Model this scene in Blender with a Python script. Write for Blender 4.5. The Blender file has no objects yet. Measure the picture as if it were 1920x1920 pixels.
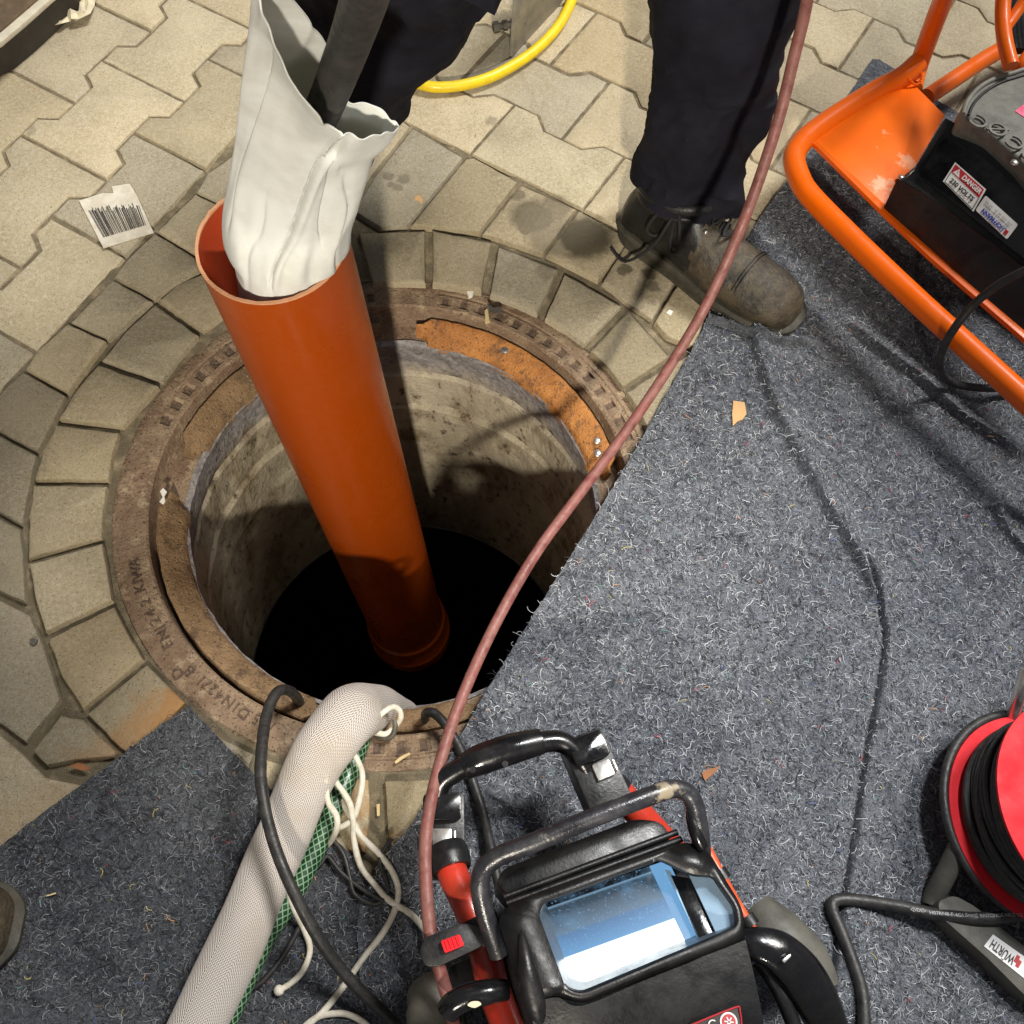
import bpy, bmesh, math, random
import numpy as np
from mathutils import Vector, Matrix, noise
from mathutils.geometry import delaunay_2d_cdt
random.seed(7); rng = np.random.default_rng(7)
sc = bpy.context.scene
COL = sc.collection
R = math.radians

# ---------------------------------------------------------------- camera
CAMH, PITCH, ROLL, FPX = 1.315, R(63.0), R(6.8), 1920.0
_f = Vector((0, math.cos(PITCH), -math.sin(PITCH))); _r = Vector((1, 0, 0)); _u = _r.cross(_f)
_r2 = _r*math.cos(ROLL) + _u*math.sin(ROLL); _u2 = -_r*math.sin(ROLL) + _u*math.cos(ROLL)
CP = Vector((0, 0, CAMH))
cam = bpy.data.cameras.new('camera'); camo = bpy.data.objects.new('camera', cam); COL.objects.link(camo)
cam.sensor_width = 36; cam.lens = 36; cam.clip_start = 0.02; cam.clip_end = 200
m = Matrix((_r2, _u2, -_f)).transposed().to_4x4(); m.translation = CP; camo.matrix_world = m
sc.camera = camo

# ---------------------------------------------------------------- light
w = bpy.data.worlds.new('World'); sc.world = w; w.use_nodes = True
bg = w.node_tree.nodes['Background']; bg.inputs[0].default_value = (0.95, 0.96, 1.0, 1); bg.inputs[1].default_value = 0.15
SUN_AZ, SUN_EL = 222.0, 60.0         # the way the light travels (degrees from +x), height above ground
sl = bpy.data.lights.new('sun', 'SUN'); so = bpy.data.objects.new('sun', sl); COL.objects.link(so)
sl.energy = 3.0; sl.angle = R(14); sl.color = (1.0, 0.97, 0.92)
# warm work lamp standing behind the photographer
wl = bpy.data.lights.new('spot_lamp', 'SPOT'); wo = bpy.data.objects.new('spot_lamp', wl); COL.objects.link(wo)
wl.energy = 430; wl.color = (1.0, 0.91, 0.77); wl.shadow_soft_size = .06; wl.spot_size = R(31); wl.spot_blend = .85
wo.location = (.22, -1.75, 1.95); wo.rotation_euler = (Vector((-.22, 1.22, .1))-Vector(wo.location)).to_track_quat('-Z', 'Y').to_euler()
# neutral overhead spot added to brighten the middle of the large mat
w2 = bpy.data.lights.new('spot_lamp', 'SPOT'); w2o = bpy.data.objects.new('spot_lamp', w2); COL.objects.link(w2o)
w2.energy = 125; w2.color = (.95, .98, 1.0); w2.shadow_soft_size = .09; w2.spot_size = R(31); w2.spot_blend = .95
w2o.location = (.62, .85, 2.15); w2o.rotation_euler = (Vector((.40, .40, 0))-Vector(w2o.location)).to_track_quat('-Z', 'Y').to_euler()
d = Vector((math.cos(R(SUN_AZ))*math.cos(R(SUN_EL)), math.sin(R(SUN_AZ))*math.cos(R(SUN_EL)), -math.sin(R(SUN_EL))))
so.rotation_euler = d.to_track_quat('-Z', 'Y').to_euler()
sc.view_settings.view_transform = 'Standard'; sc.view_settings.look = 'None'
sc.view_settings.exposure = 0.28; sc.view_settings.gamma = 1

# ---------------------------------------------------------------- helpers
def P(x, y, z=0.0):
    """point at height z seen at photo position x, y"""
    d = _f + _r2*((x-960)/FPX) - _u2*((y-960)/FPX)
    return CP + d*((z-CAMH)/d.z)

def tag(o, label=None, cat=None, group=None, kind=None):
    if label: o['label'] = label
    if cat: o['category'] = cat
    if group: o['group'] = group
    if kind: o['kind'] = kind
    return o

def thing(name, loc, label, cat, group=None):
    o = bpy.data.objects.new(name, None); o.empty_display_size = .05; COL.objects.link(o)
    o.location = loc; tag(o, label, cat, group); return o

def base_of(parent):
    l = Vector((0, 0, 0))
    while parent is not None: l += Vector(parent.location); parent = parent.parent
    return l

def link(name, bm, mat, parent=None, smooth=True, base=None):
    me = bpy.data.meshes.new(name)
    if isinstance(bm, bmesh.types.BMesh):
        bm.normal_update(); bm.to_mesh(me); bm.free()
    else: me = bm; me.name = name
    off = base_of(parent) if parent is not None else (base or Vector((0, 0, 0)))
    if off.length > 0: me.transform(Matrix.Translation(-off))
    for mm in (mat if isinstance(mat, (list, tuple)) else [mat]): me.materials.append(mm)
    if smooth:
        for p in me.polygons: p.use_smooth = True
        try: me.set_sharp_from_angle(angle=R(38))
        except Exception: pass
    o = bpy.data.objects.new(name, me); COL.objects.link(o)
    if parent is not None: o.parent = parent
    elif base: o.location = base
    return o

def cr(pts, n=10, closed=False):
    pts = [Vector(p) for p in pts]; out = []; L = len(pts)
    for i in range(L if closed else L-1):
        if closed: p0, p1, p2, p3 = pts[i-1], pts[i], pts[(i+1) % L], pts[(i+2) % L]
        else: p0, p1, p2, p3 = pts[max(i-1, 0)], pts[i], pts[i+1], pts[min(i+2, L-1)]
        for k in range(n):
            t = k/n
            out.append(0.5*((2*p1)+(-p0+p2)*t+(2*p0-5*p1+4*p2-p3)*t*t+(-p0+3*p1-3*p2+p3)*t**3))
    if not closed: out.append(pts[-1].copy())
    return out

def tube(bm, pts, rad, seg=14, caps=True, closed=False, flat=None, uvscale=None, wob=0):
    """sweep; rad number or list; flat=(k) squashes along z"""
    n = len(pts); uv = bm.loops.layers.uv.verify() if uvscale else None
    rr = rad if isinstance(rad, (list, tuple)) else [rad]*n
    if len(rr) != n:
        rr = [rr[min(int(i/(n-1)*(len(rr)-1)), len(rr)-2)]*(1-((i/(n-1)*(len(rr)-1)) % 1 if i < n-1 else 1)) +
              rr[min(int(i/(n-1)*(len(rr)-1))+1, len(rr)-1)]*((i/(n-1)*(len(rr)-1)) % 1 if i < n-1 else 1) for i in range(n)]
    rings = []; up = Vector((0, 0, 1)); prev = None; L = 0; Ls = []
    for i, p in enumerate(pts):
        a = pts[i-1] if (i > 0 or closed) else p; b = pts[(i+1) % n] if (i < n-1 or closed) else p
        t = (b-a).normalized()
        if prev is None:
            x = t.cross(up) if abs(t.dot(up)) < .95 else t.cross(Vector((1, 0, 0)))
        else: x = prev - t*prev.dot(t)
        x.normalize(); prev = x; y = x.cross(t).normalized()
        if i: L += (p-pts[i-1]).length
        Ls.append(L); ring = []
        for k in range(seg):
            a_ = 2*math.pi*k/seg; q = x*math.cos(a_)*rr[i] + y*math.sin(a_)*rr[i]
            if flat: q.z *= flat if not callable(flat) else flat(i/(n-1))
            if wob: q *= 1+wob*noise.noise((p+q)*40)
            ring.append(bm.verts.new(p+q))
        rings.append(ring)
    for i in range(n if closed else n-1):
        A = rings[i]; B = rings[(i+1) % n]
        for k in range(seg):
            f = bm.faces.new((A[k], A[(k+1) % seg], B[(k+1) % seg], B[k]))
            if uv:
                i2 = min(i+1, n-1)
                for lp, (uu, vv) in zip(f.loops, ((k, i), (k+1, i), (k+1, i2), (k, i2))):
                    lp[uv].uv = (uu/seg, Ls[vv]*uvscale)
    if caps and not closed:
        bm.faces.new(rings[0][::-1]); bm.faces.new(rings[-1])
    return rings

def tubeobj(name, pts, rad, mat, parent=None, n=8, seg=14, base=None, **k):
    bm = bmesh.new(); tube(bm, cr(pts, n), rad, seg, **k)
    bmesh.ops.recalc_face_normals(bm, faces=bm.faces)
    return link(name, bm, mat, parent, base=base)

def prism(bm, top, dz=None, bottom=None, bevel=0, segs=2):
    """closed polygon of 3d points, extruded down by dz (number or vector) or lofted to bottom"""
    t = [bm.verts.new(p) for p in top]
    if bottom is None:
        v = Vector((0, 0, -dz)) if not isinstance(dz, Vector) else dz
        bottom = [Vector(p)+v for p in top]
    b = [bm.verts.new(p) for p in bottom]; n = len(t); fs = [bm.faces.new(t), bm.faces.new(b[::-1])]
    for i in range(n): fs.append(bm.faces.new((t[i], b[i], b[(i+1) % n], t[(i+1) % n])))
    bmesh.ops.recalc_face_normals(bm, faces=fs)
    if bevel:
        es = set()
        for f in fs: es.update(f.edges)
        bmesh.ops.bevel(bm, geom=list(es), offset=bevel, segments=segs, affect='EDGES', profile=.5, clamp_overlap=True)

def prismobj(name, top, mat, parent=None, dz=None, bottom=None, bevel=0, base=None, segs=2):
    bm = bmesh.new(); prism(bm, top, dz, bottom, bevel, segs); return link(name, bm, mat, parent, base=base)

def roundpoly(pts, r, n=5):
    """round the corners of a planar 3d polygon"""
    out = []; L = len(pts); pts = [Vector(p) for p in pts]
    for i in range(L):
        a, b, c = pts[i-1], pts[i], pts[(i+1) % L]
        d1 = (a-b); d2 = (c-b); q = min(r, d1.length*.45, d2.length*.45)
        s = b+d1.normalized()*q; e = b+d2.normalized()*q
        for k in range(n+1):
            t = k/n; out.append(s*(1-t)**2 + b*2*t*(1-t) + e*t*t)
    return out

def loft(bm, rings, closed=True, caps=True, uv=False):
    vs = [[bm.verts.new(p) for p in r] for r in rings]; n = len(vs[0])
    for a, b in zip(vs, vs[1:]):
        for k in range(n if closed else n-1):
            bm.faces.new((a[k], a[(k+1) % n], b[(k+1) % n], b[k]))
    if caps: bm.faces.new(vs[0][::-1]); bm.faces.new(vs[-1])
    bmesh.ops.recalc_face_normals(bm, faces=bm.faces)
    return vs

def revolve(bm, prof, c, seg=96, a0=0, a1=360, jit=0, jscale=20):
    full = abs(a1-a0) >= 359.9; n = seg if full else seg+1; rows = []
    for (r, z) in prof:
        row = []
        for k in range(n):
            a = R(a0+(a1-a0)*k/seg); rr = r; zz = z
            if jit:
                q = Vector((math.cos(a)*r, math.sin(a)*r, z))*jscale
                rr += jit*noise.noise(q) + jit*.5*noise.noise(q*3.1); zz += jit*.6*noise.noise(q+Vector((9, 3, 1)))
            row.append(bm.verts.new((c[0]+rr*math.cos(a), c[1]+rr*math.sin(a), c[2]+zz)))
        rows.append(row)
    for A, B in zip(rows, rows[1:]):
        for k in range(n if full else n-1): bm.faces.new((A[k], A[(k+1) % n], B[(k+1) % n], B[k]))
    return rows

def textmesh(s, size=1.0, ext=0.0, bold=0.0):
    cu = bpy.data.curves.new('t', 'FONT'); cu.body = s; cu.size = size; cu.extrude = ext; cu.align_x = 'CENTER'; cu.align_y = 'CENTER'
    cu.offset = bold; cu.resolution_u = 3
    o = bpy.data.objects.new('t', cu); COL.objects.link(o)
    me = bpy.data.meshes.new_from_object(o.evaluated_get(bpy.context.evaluated_depsgraph_get()))
    bpy.data.objects.remove(o); bpy.data.curves.remove(cu); return me

def frame4(origin, xdir, up):
    x = xdir.normalized(); z = (up - x*up.dot(x)).normalized(); y = z.cross(x)
    M = Matrix((x, y, z)).transposed().to_4x4(); M.translation = origin; return M

def put_text(name, s, M, size, mat, parent, ext=.0002, bold=0.0, sx=1.0, width=None, height=None):
    me = textmesh(s, size, ext, bold)
    if width:
        xs = [v.co.x for v in me.vertices]; sx = width/max(1e-6, max(xs)-min(xs))
    me.transform(M @ Matrix.Diagonal((sx, 1, 1, 1)))
    return link(name, me, mat, parent, smooth=False)

# ---------------------------------------------------------------- materials
def newmat(name):
    mt = bpy.data.materials.new(name); mt.use_nodes = True; nt = mt.node_tree
    return mt, nt, nt.nodes['Principled BSDF']

def N(nt, t, **k):
    n = nt.nodes.new(t)
    for a, v in k.items():
        if a.startswith('i_'):
            key = a[2:]; key = int(key) if key.isdigit() else key
            n.inputs[key].default_value = v
        else: setattr(n, a, v)
    return n

def mixc(nt, fac, a, b, blend='MIX'):
    n = nt.nodes.new('ShaderNodeMix'); n.data_type = 'RGBA'; n.blend_type = blend
    for i, v in ((0, fac), (6, a), (7, b)):
        if isinstance(v, (int, float)): n.inputs[i].default_value = v
        elif isinstance(v, tuple): n.inputs[i].default_value = (*v[:3], 1)
        else: nt.links.new(v, n.inputs[i])
    return n.outputs[2]

def noisef(nt, co, scale, detail=4, rough=.6, lo=.35, hi=.65, dist=0):
    n = N(nt, 'ShaderNodeTexNoise'); n.inputs['Scale'].default_value = scale; n.inputs['Detail'].default_value = detail
    n.inputs['Roughness'].default_value = rough; n.inputs['Distortion'].default_value = dist
    nt.links.new(co, n.inputs['Vector'])
    mr = N(nt, 'ShaderNodeMapRange'); mr.inputs[1].default_value = lo; mr.inputs[2].default_value = hi
    nt.links.new(n.outputs['Fac'], mr.inputs[0]); return mr.outputs[0]

def bump(nt, bs, h, strength, dist=.001, prev=None):
    b = N(nt, 'ShaderNodeBump'); b.inputs['Strength'].default_value = strength; b.inputs['Distance'].default_value = dist
    nt.links.new(h, b.inputs['Height'])
    if prev is not None: nt.links.new(prev, b.inputs['Normal'])
    nt.links.new(b.outputs[0], bs.inputs['Normal']); return b.outputs[0]

def mat(name, c, rough=.5, metal=0, var=.15, vscale=12, dirt=None, dirtamt=.0, dscale=25, bmp=.2, bscale=300, spec=.5, coat=0, bdist=.0006):
    mt, nt, bs = newmat(name); tc = N(nt, 'ShaderNodeTexCoord'); co = tc.outputs['Object']
    a = tuple(x*(1-var) for x in c); b = tuple(min(1, x*(1+var)) for x in c)
    col = mixc(nt, noisef(nt, co, vscale, 5), a, b)
    rg = N(nt, 'ShaderNodeMapRange'); rg.inputs[3].default_value = max(.03, rough-.12); rg.inputs[4].default_value = min(1, rough+.12)
    nt.links.new(noisef(nt, co, vscale*3, 5), rg.inputs[0]); nt.links.new(rg.outputs[0], bs.inputs['Roughness'])
    if dirt:
        f = noisef(nt, co, dscale, 8, .7, 1-.5-dirtamt*.35, 1-.5-dirtamt*.35+.22)
        f2 = N(nt, 'ShaderNodeMath', operation='MULTIPLY'); nt.links.new(f, f2.inputs[0]); f2.inputs[1].default_value = min(1, dirtamt*1.5)
        col = mixc(nt, f2.outputs[0], col, dirt)
    nt.links.new(col, bs.inputs['Base Color']); bs.inputs['Metallic'].default_value = metal
    bs.inputs['Specular IOR Level'].default_value = spec; bs.inputs['Coat Weight'].default_value = coat
    if bmp: bump(nt, bs, noisef(nt, co, bscale, 4, .6, .3, .7), bmp, bdist)
    return mt

def attr_mat(name, c, rough=.9, attr='tone'):
    mt, nt, bs = newmat(name); a = N(nt, 'ShaderNodeAttribute', attribute_name=attr)
    nt.links.new(mixc(nt, 1.0, a.outputs['Color'], c, 'MULTIPLY'), bs.inputs['Base Color']); bs.inputs['Roughness'].default_value = rough
    return mt

def stain_mask(nt, co, spots, wob=.02, wscale=22):
    """irregular patches at real places on the ground; spots = (point, radius)"""
    nz = N(nt, 'ShaderNodeTexNoise'); nz.inputs['Scale'].default_value = wscale; nz.inputs['Detail'].default_value = 6; nt.links.new(co, nz.inputs['Vector'])
    sub = N(nt, 'ShaderNodeVectorMath', operation='SUBTRACT'); nt.links.new(nz.outputs['Color'], sub.inputs[0]); sub.inputs[1].default_value = (.5, .5, .5)
    scl = N(nt, 'ShaderNodeVectorMath', operation='SCALE'); nt.links.new(sub.outputs[0], scl.inputs[0]); scl.inputs['Scale'].default_value = wob*4
    add = N(nt, 'ShaderNodeVectorMath', operation='ADD'); nt.links.new(co, add.inputs[0]); nt.links.new(scl.outputs[0], add.inputs[1])
    cur = None
    for p, r, k in spots:
        dd = N(nt, 'ShaderNodeVectorMath', operation='DISTANCE'); nt.links.new(add.outputs[0], dd.inputs[0]); dd.inputs[1].default_value = p
        mr = N(nt, 'ShaderNodeMapRange'); mr.inputs[1].default_value = r*1.12; mr.inputs[2].default_value = r*.72; mr.inputs[4].default_value = k
        nt.links.new(dd.outputs['Value'], mr.inputs[0])
        if cur is None: cur = mr.outputs[0]
        else:
            mx = N(nt, 'ShaderNodeMath', operation='MAXIMUM'); nt.links.new(cur, mx.inputs[0]); nt.links.new(mr.outputs[0], mx.inputs[1]); cur = mx.outputs[0]
    return cur

def paver_material():
    mt, nt, bs = newmat('concrete_paver'); tc = N(nt, 'ShaderNodeTexCoord'); co = tc.outputs['Object']
    at = N(nt, 'ShaderNodeAttribute', attribute_name='tone')
    col = mixc(nt, noisef(nt, co, 9, 6), (.37, .305, .19), (.475, .40, .26))
    col = mixc(nt, noisef(nt, co, 160, 3, .7, .42, .72), col, (.52, .46, .34))
    g = noisef(nt, co, 420, 2, .6, .58, .70)
    col = mixc(nt, g, col, (.20, .17, .12))
    col = mixc(nt, noisef(nt, co, 700, 1, .5, .66, .74), col, (.72, .68, .58))
    col = mixc(nt, noisef(nt, co, 3.3, 8, .65, .55, .75), col, (.30, .25, .165))
    col = mixc(nt, 1.0, col, at.outputs['Color'], 'MULTIPLY')
    wet = stain_mask(nt, co, [(P(1000, 405), .042, .75), (P(1040, 440), .05, .5), (P(1095, 445), .052, .95), (P(1040, 390), .03, .6), (P(985, 430), .012, .7), (P(970, 362), .014, .6),
                              (P(921, 226), .0125, .45), (P(1170, 505), .013, .8), (P(1218, 512), .014, .8), (P(1225, 535), .012, .7), (P(1222, 560), .01, .35),
                              (P(727, 330), .011, .5), (P(745, 352), .010, .5), (P(758, 338), .010, .5), (P(733, 347), .007, .5), (P(940, 385), .008, .6), (P(60, 248), .01, .3),
                              (P(1175, 660), .02, .0), (P(1022, 508), .018, .35), (P(735, 460), .018, .3)], .006, 60)
    col = mixc(nt, wet, col, (.085, .07, .045))
    rust = stain_mask(nt, co, [(P(330, 1360), .055, .85), (P(270, 1400), .05, .55), (P(380, 1340), .04, .8), (P(200, 1440), .05, .35), (P(60, 1560), .06, .2), (P(700, 1610), .035, .6), (P(660, 1500), .03, .5)], .02, 25)
    col = mixc(nt, rust, col, (.30, .155, .055))
    nt.links.new(col, bs.inputs['Base Color']); bs.inputs['Specular IOR Level'].default_value = .3
    rr = N(nt, 'ShaderNodeMapRange'); rr.inputs[3].default_value = .82; rr.inputs[4].default_value = .5; nt.links.new(wet, rr.inputs[0]); nt.links.new(rr.outputs[0], bs.inputs['Roughness'])
    b1 = bump(nt, bs, noisef(nt, co, 380, 3, .6, .3, .7), .35, .0012)
    bump(nt, bs, noisef(nt, co, 60, 4, .6, .3, .7), .3, .002, b1)
    return mt

M_paver = paver_material()
M_sand = mat('joint_sand', (.33, .27, .175), .95, var=.35, vscale=40, dirt=(.12, .10, .06), dirtamt=.5, dscale=30, bmp=.8, bscale=600, bdist=.002)
def rust_material(name, a, b, c, rough=.75):
    mt, nt, bs = newmat(name); tc = N(nt, 'ShaderNodeTexCoord'); co = tc.outputs['Object']
    col = mixc(nt, noisef(nt, co, 14, 7, .65), a, b)
    col = mixc(nt, noisef(nt, co, 45, 6, .7, .52, .68), col, c)
    col = mixc(nt, noisef(nt, co, 260, 3, .6, .58, .7), col, (.04, .028, .02))
    col = mixc(nt, noisef(nt, co, 330, 2, .6, .66, .74), col, (.45, .38, .27))
    nt.links.new(col, bs.inputs['Base Color']); bs.inputs['Roughness'].default_value = rough; bs.inputs['Specular IOR Level'].default_value = .35
    b1 = bump(nt, bs, noisef(nt, co, 300, 4, .65, .3, .7), .7, .0015)
    bump(nt, bs, noisef(nt, co, 55, 5, .6, .3, .7), .5, .003, b1); return mt
M_iron = rust_material('rusty_cast_iron', (.17, .105, .066), (.30, .215, .14), (.40, .31, .20))
M_iron_d = rust_material('dark_cast_iron', (.085, .06, .045), (.15, .10, .07), (.2, .13, .08))
M_seat_o = rust_material('orange_rust', (.30, .115, .03), (.55, .24, .065), (.13, .065, .035), .55)
M_seat_b = rust_material('brown_rust', (.20, .125, .06), (.31, .20, .105), (.11, .07, .04))
def wall_material():
    mt, nt, bs = newmat('shaft_concrete'); tc = N(nt, 'ShaderNodeTexCoord'); co = tc.outputs['Object']
    mp = N(nt, 'ShaderNodeMapping'); mp.inputs['Scale'].default_value = (1, 1, .55); nt.links.new(co, mp.inputs[0]); c2 = mp.outputs[0]
    col = mixc(nt, noisef(nt, c2, 7, 7, .65), (.28, .24, .17), (.52, .46, .34))
    col = mixc(nt, noisef(nt, c2, 15, 7, .72, .48, .66), col, (.17, .125, .07))
    col = mixc(nt, noisef(nt, c2, 60, 5, .7, .58, .68), col, (.07, .055, .04))
    sep = N(nt, 'ShaderNodeSeparateXYZ'); nt.links.new(co, sep.inputs[0])
    nz = N(nt, 'ShaderNodeTexNoise'); nz.inputs['Scale'].default_value = 25; nz.inputs['Detail'].default_value = 6; nt.links.new(co, nz.inputs['Vector'])
    ad = N(nt, 'ShaderNodeMath', operation='MULTIPLY_ADD'); nt.links.new(nz.outputs['Fac'], ad.inputs[0]); ad.inputs[1].default_value = .09; nt.links.new(sep.outputs[2], ad.inputs[2])
    mr = N(nt, 'ShaderNodeMapRange'); mr.inputs[1].default_value = -.115; mr.inputs[2].default_value = -.06; nt.links.new(ad.outputs[0], mr.inputs[0])
    gr = mixc(nt, noisef(nt, co, 90, 5, .7), (.13, .12, .12), (.33, .31, .30))
    col = mixc(nt, mr.outputs[0], col, gr)
    nt.links.new(col, bs.inputs['Base Color']); bs.inputs['Roughness'].default_value = .8; bs.inputs['Specular IOR Level'].default_value = .3
    b1 = bump(nt, bs, noisef(nt, co, 160, 5, .65, .3, .7), .5, .002)
    bump(nt, bs, noisef(nt, c2, 26, 5, .6, .3, .7), .5, .008, b1); return mt
M_wall = wall_material()
M_deep = mat('dark_chamber_concrete', (.03, .027, .022), .7, bmp=.3, bscale=60)  # darkness of the deep shaft put into the colour
def felt_material(name='recycled_felt', k=1.0):
    mt, nt, bs = newmat(name); tc = N(nt, 'ShaderNodeTexCoord'); co = tc.outputs['Object']
    col = mixc(nt, noisef(nt, co, 10, 6, .6), (.165, .172, .185), (.31, .318, .33))
    col = mixc(nt, noisef(nt, co, 110, 4, .7, .40, .64, 1.5), col, (.44, .45, .455))
    col = mixc(nt, noisef(nt, co, 34, 5, .65, .50, .70, 1.0), col, (.11, .118, .135))
    col = mixc(nt, noisef(nt, co, 190, 4, .7, .50, .62, 2.5), col, (.026, .028, .034))
    col = mixc(nt, noisef(nt, co, 420, 3, .7, .58, .68, 2.0), col, (.68, .69, .68))
    col = mixc(nt, noisef(nt, co, 5, 6, .6, .62, .80), col, (.14, .125, .095))
    col = mixc(nt, noisef(nt, co, 3.5, 3, .5, .45, .70), col, mixc(nt, 1.0, col, (.68, .70, .76), 'MULTIPLY'))  # broad blotches stand in for light falling off across the felt
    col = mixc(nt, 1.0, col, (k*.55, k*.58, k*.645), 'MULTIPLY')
    nt.links.new(col, bs.inputs['Base Color']); bs.inputs['Roughness'].default_value = .95; bs.inputs['Specular IOR Level'].default_value = .1
    try: bs.inputs['Sheen Weight'].default_value = .15
    except Exception: pass
    b1 = bump(nt, bs, noisef(nt, co, 170, 5, .7, .3, .7, 1.5), .9, .004)
    bump(nt, bs, noisef(nt, co, 22, 4, .6, .3, .7), .4, .01, b1); return mt
M_felt = felt_material(); M_felt2 = felt_material('dark_shaded_felt', .56)  # left mat's felt: partly darker cloth, partly shade put into the colour
M_fibre = attr_mat('felt_fibre', (1, 1, 1))
M_pipe = mat('orange_brown_pvc', (.28, .043, .0015), .32, var=.015, vscale=3, dirt=(.40, .16, .07), dirtamt=.04, dscale=90, bmp=.06, bscale=120, spec=.3)
M_pipein = mat('pipe_inner_wall', (.36, .045, .012), .5, bmp=.05)
M_pipecut = mat('sawn_pvc_edge', (.50, .25, .13), .8, bmp=.5, bscale=500)
def cloth_mat():
    mt = mat('white_liner_felt', (.76, .78, .76), .8, var=.04, vscale=8, dirt=(.42, .39, .31), dirtamt=.22, dscale=14, bmp=.25, bscale=700, spec=.2)
    nt = mt.node_tree; bs = nt.nodes['Principled BSDF']; out = nt.nodes['Material Output']
    tr = N(nt, 'ShaderNodeBsdfTranslucent'); tr.inputs[0].default_value = (.75, .72, .62, 1); mx = N(nt, 'ShaderNodeMixShader'); mx.inputs[0].default_value = .24
    nt.links.new(bs.outputs[0], mx.inputs[1]); nt.links.new(tr.outputs[0], mx.inputs[2]); nt.links.new(mx.outputs[0], out.inputs[0]); return mt
M_cloth = cloth_mat()
M_rodgrey = mat('dark_grey_rubber', (.014, .0135, .013), .6, var=.3, vscale=30, dirt=(.06, .054, .045), dirtamt=.2, dscale=50)
M_redhose = mat('brick_red_hose', (.155, .042, .036), .55, var=.25, vscale=40, dirt=(.25, .12, .10), dirtamt=.4, dscale=70, bmp=.2, bscale=200)
M_trouser = mat('black_work_cloth', (.0105, .0105, .016), .85, var=.3, vscale=9, dirt=(.02, .02, .025), dirtamt=.25, dscale=14, bmp=.5, bscale=500, spec=.12)
M_boot = mat('dusty_brown_leather', (.022, .018, .012), .6, var=.6, vscale=34, dirt=(.12, .09, .052), dirtamt=.36, dscale=26, bmp=.9, bscale=120, bdist=.0015)
M_bootdark = mat('black_boot_leather', (.009, .009, .009), .45, var=.4, vscale=25, dirt=(.035, .032, .027), dirtamt=.15, dscale=30, bmp=.5, bscale=160)
M_sole = mat('dirty_rubber_sole', (.02, .019, .014), .7, var=.3, dirt=(.06, .053, .036), dirtamt=.5, dscale=40, bmp=.3)
M_lace = mat('black_lace', (.012, .012, .013), .8, bmp=.5, bscale=900)
M_steel = mat('bright_steel', (.62, .61, .58), .32, metal=.9, var=.15, bmp=.1)
M_plate = mat('scuffed_grey_metal', (.26, .25, .225), .55, metal=.2, var=.2, vscale=12, dirt=(.42, .39, .32), dirtamt=.3, dscale=25, bmp=.3, bscale=40)
M_bolt = mat('weathered_bolt', (.12, .11, .09), .55, metal=.5, var=.3, vscale=60)
M_yellow = mat('yellow_hose_rubber', (.80, .58, .008), .45, var=.06, vscale=25, dirt=(.42, .30, .03), dirtamt=.22, dscale=60, bmp=.15)
M_wood = mat('brown_wood_board', (.13, .085, .045), .8, var=.4, vscale=18, dirt=(.06, .04, .02), dirtamt=.4, bmp=.6, bscale=80, bdist=.002)
M_darkwood = mat('shaded_board_wood', (.035, .03, .024), .8, var=.3, bmp=.4)  # shade on the board's side put into the colour
M_trim = mat('pale_board_edging', (.50, .46, .36), .7, var=.15, vscale=30, bmp=.3)
M_paper = mat('crumpled_paper', (.62, .55, .40), .8, var=.12, vscale=25, bmp=.4, bscale=60, bdist=.002)
M_label = mat('label_paper', (.78, .74, .64), .6, var=.1, vscale=25, dirt=(.38, .33, .24), dirtamt=.42, bmp=.2)
M_ink = mat('black_print', (.03, .025, .022), .6, bmp=0)
M_orange = mat('orange_powder_coat', (.80, .125, .001), .36, var=.06, vscale=10, dirt=(.50, .09, .01), dirtamt=.2, dscale=20, bmp=.08, bscale=250, coat=.1, spec=.3)
def plate_mat():
    mt, nt, bs = newmat('orange_plate_worn'); tc = N(nt, 'ShaderNodeTexCoord'); co = tc.outputs['Object']
    col = mixc(nt, noisef(nt, co, 9, 5), (.80, .125, .001), (.90, .16, .002))
    return mt, nt, bs, co, col
M_blackpl = mat('black_moulded_plastic', (.006, .006, .0068), .42, var=.3, vscale=12, dirt=(.045, .04, .033), dirtamt=.12, dscale=24, bmp=.25, bscale=260)
M_blackgl = mat('glossy_black_plastic', (.005, .005, .006), .2, var=.3, vscale=12, dirt=(.10, .09, .075), dirtamt=.04, dscale=55, bmp=.08)
M_greylid = mat('dusty_grey_lid', (.115, .115, .10), .6, var=.15, vscale=18, dirt=(.24, .235, .20), dirtamt=.4, dscale=28, bmp=.35, bscale=200)
M_greyplastic = mat('grey_scuffed_plastic', (.065, .062, .052), .6, var=.3, vscale=14, dirt=(.14, .13, .105), dirtamt=.35, dscale=22, bmp=.25)
M_redtube = mat('red_painted_tube', (.58, .028, .014), .35, var=.12, vscale=20, dirt=(.22, .05, .02), dirtamt=.35, dscale=40, bmp=.1, coat=.2)
M_redpl = mat('red_reel_plastic', (.60, .012, .020), .62, var=.05, vscale=10, dirt=(.42, .03, .03), dirtamt=.12, bmp=.06, spec=.25)
M_cable = mat('black_rubber_cable', (.014, .014, .014), .5, var=.3, vscale=60, dirt=(.06, .055, .05), dirtamt=.3, dscale=80, bmp=.2)
M_wcord = mat('white_braided_cord', (.74, .70, .60), .85, var=.1, vscale=50, dirt=(.4, .34, .22), dirtamt=.3, dscale=60, bmp=.8, bscale=900)
M_white = mat('white_print', (.75, .74, .72), .5, bmp=0, var=.03)
M_redprint = mat('red_print', (.45, .02, .03), .5, bmp=0, var=.05)
M_blueprint = mat('blue_print', (.03, .05, .33), .5, bmp=0, var=.05)
M_greyprint = mat('grey_print', (.3, .29, .3), .6, bmp=0)
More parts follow.
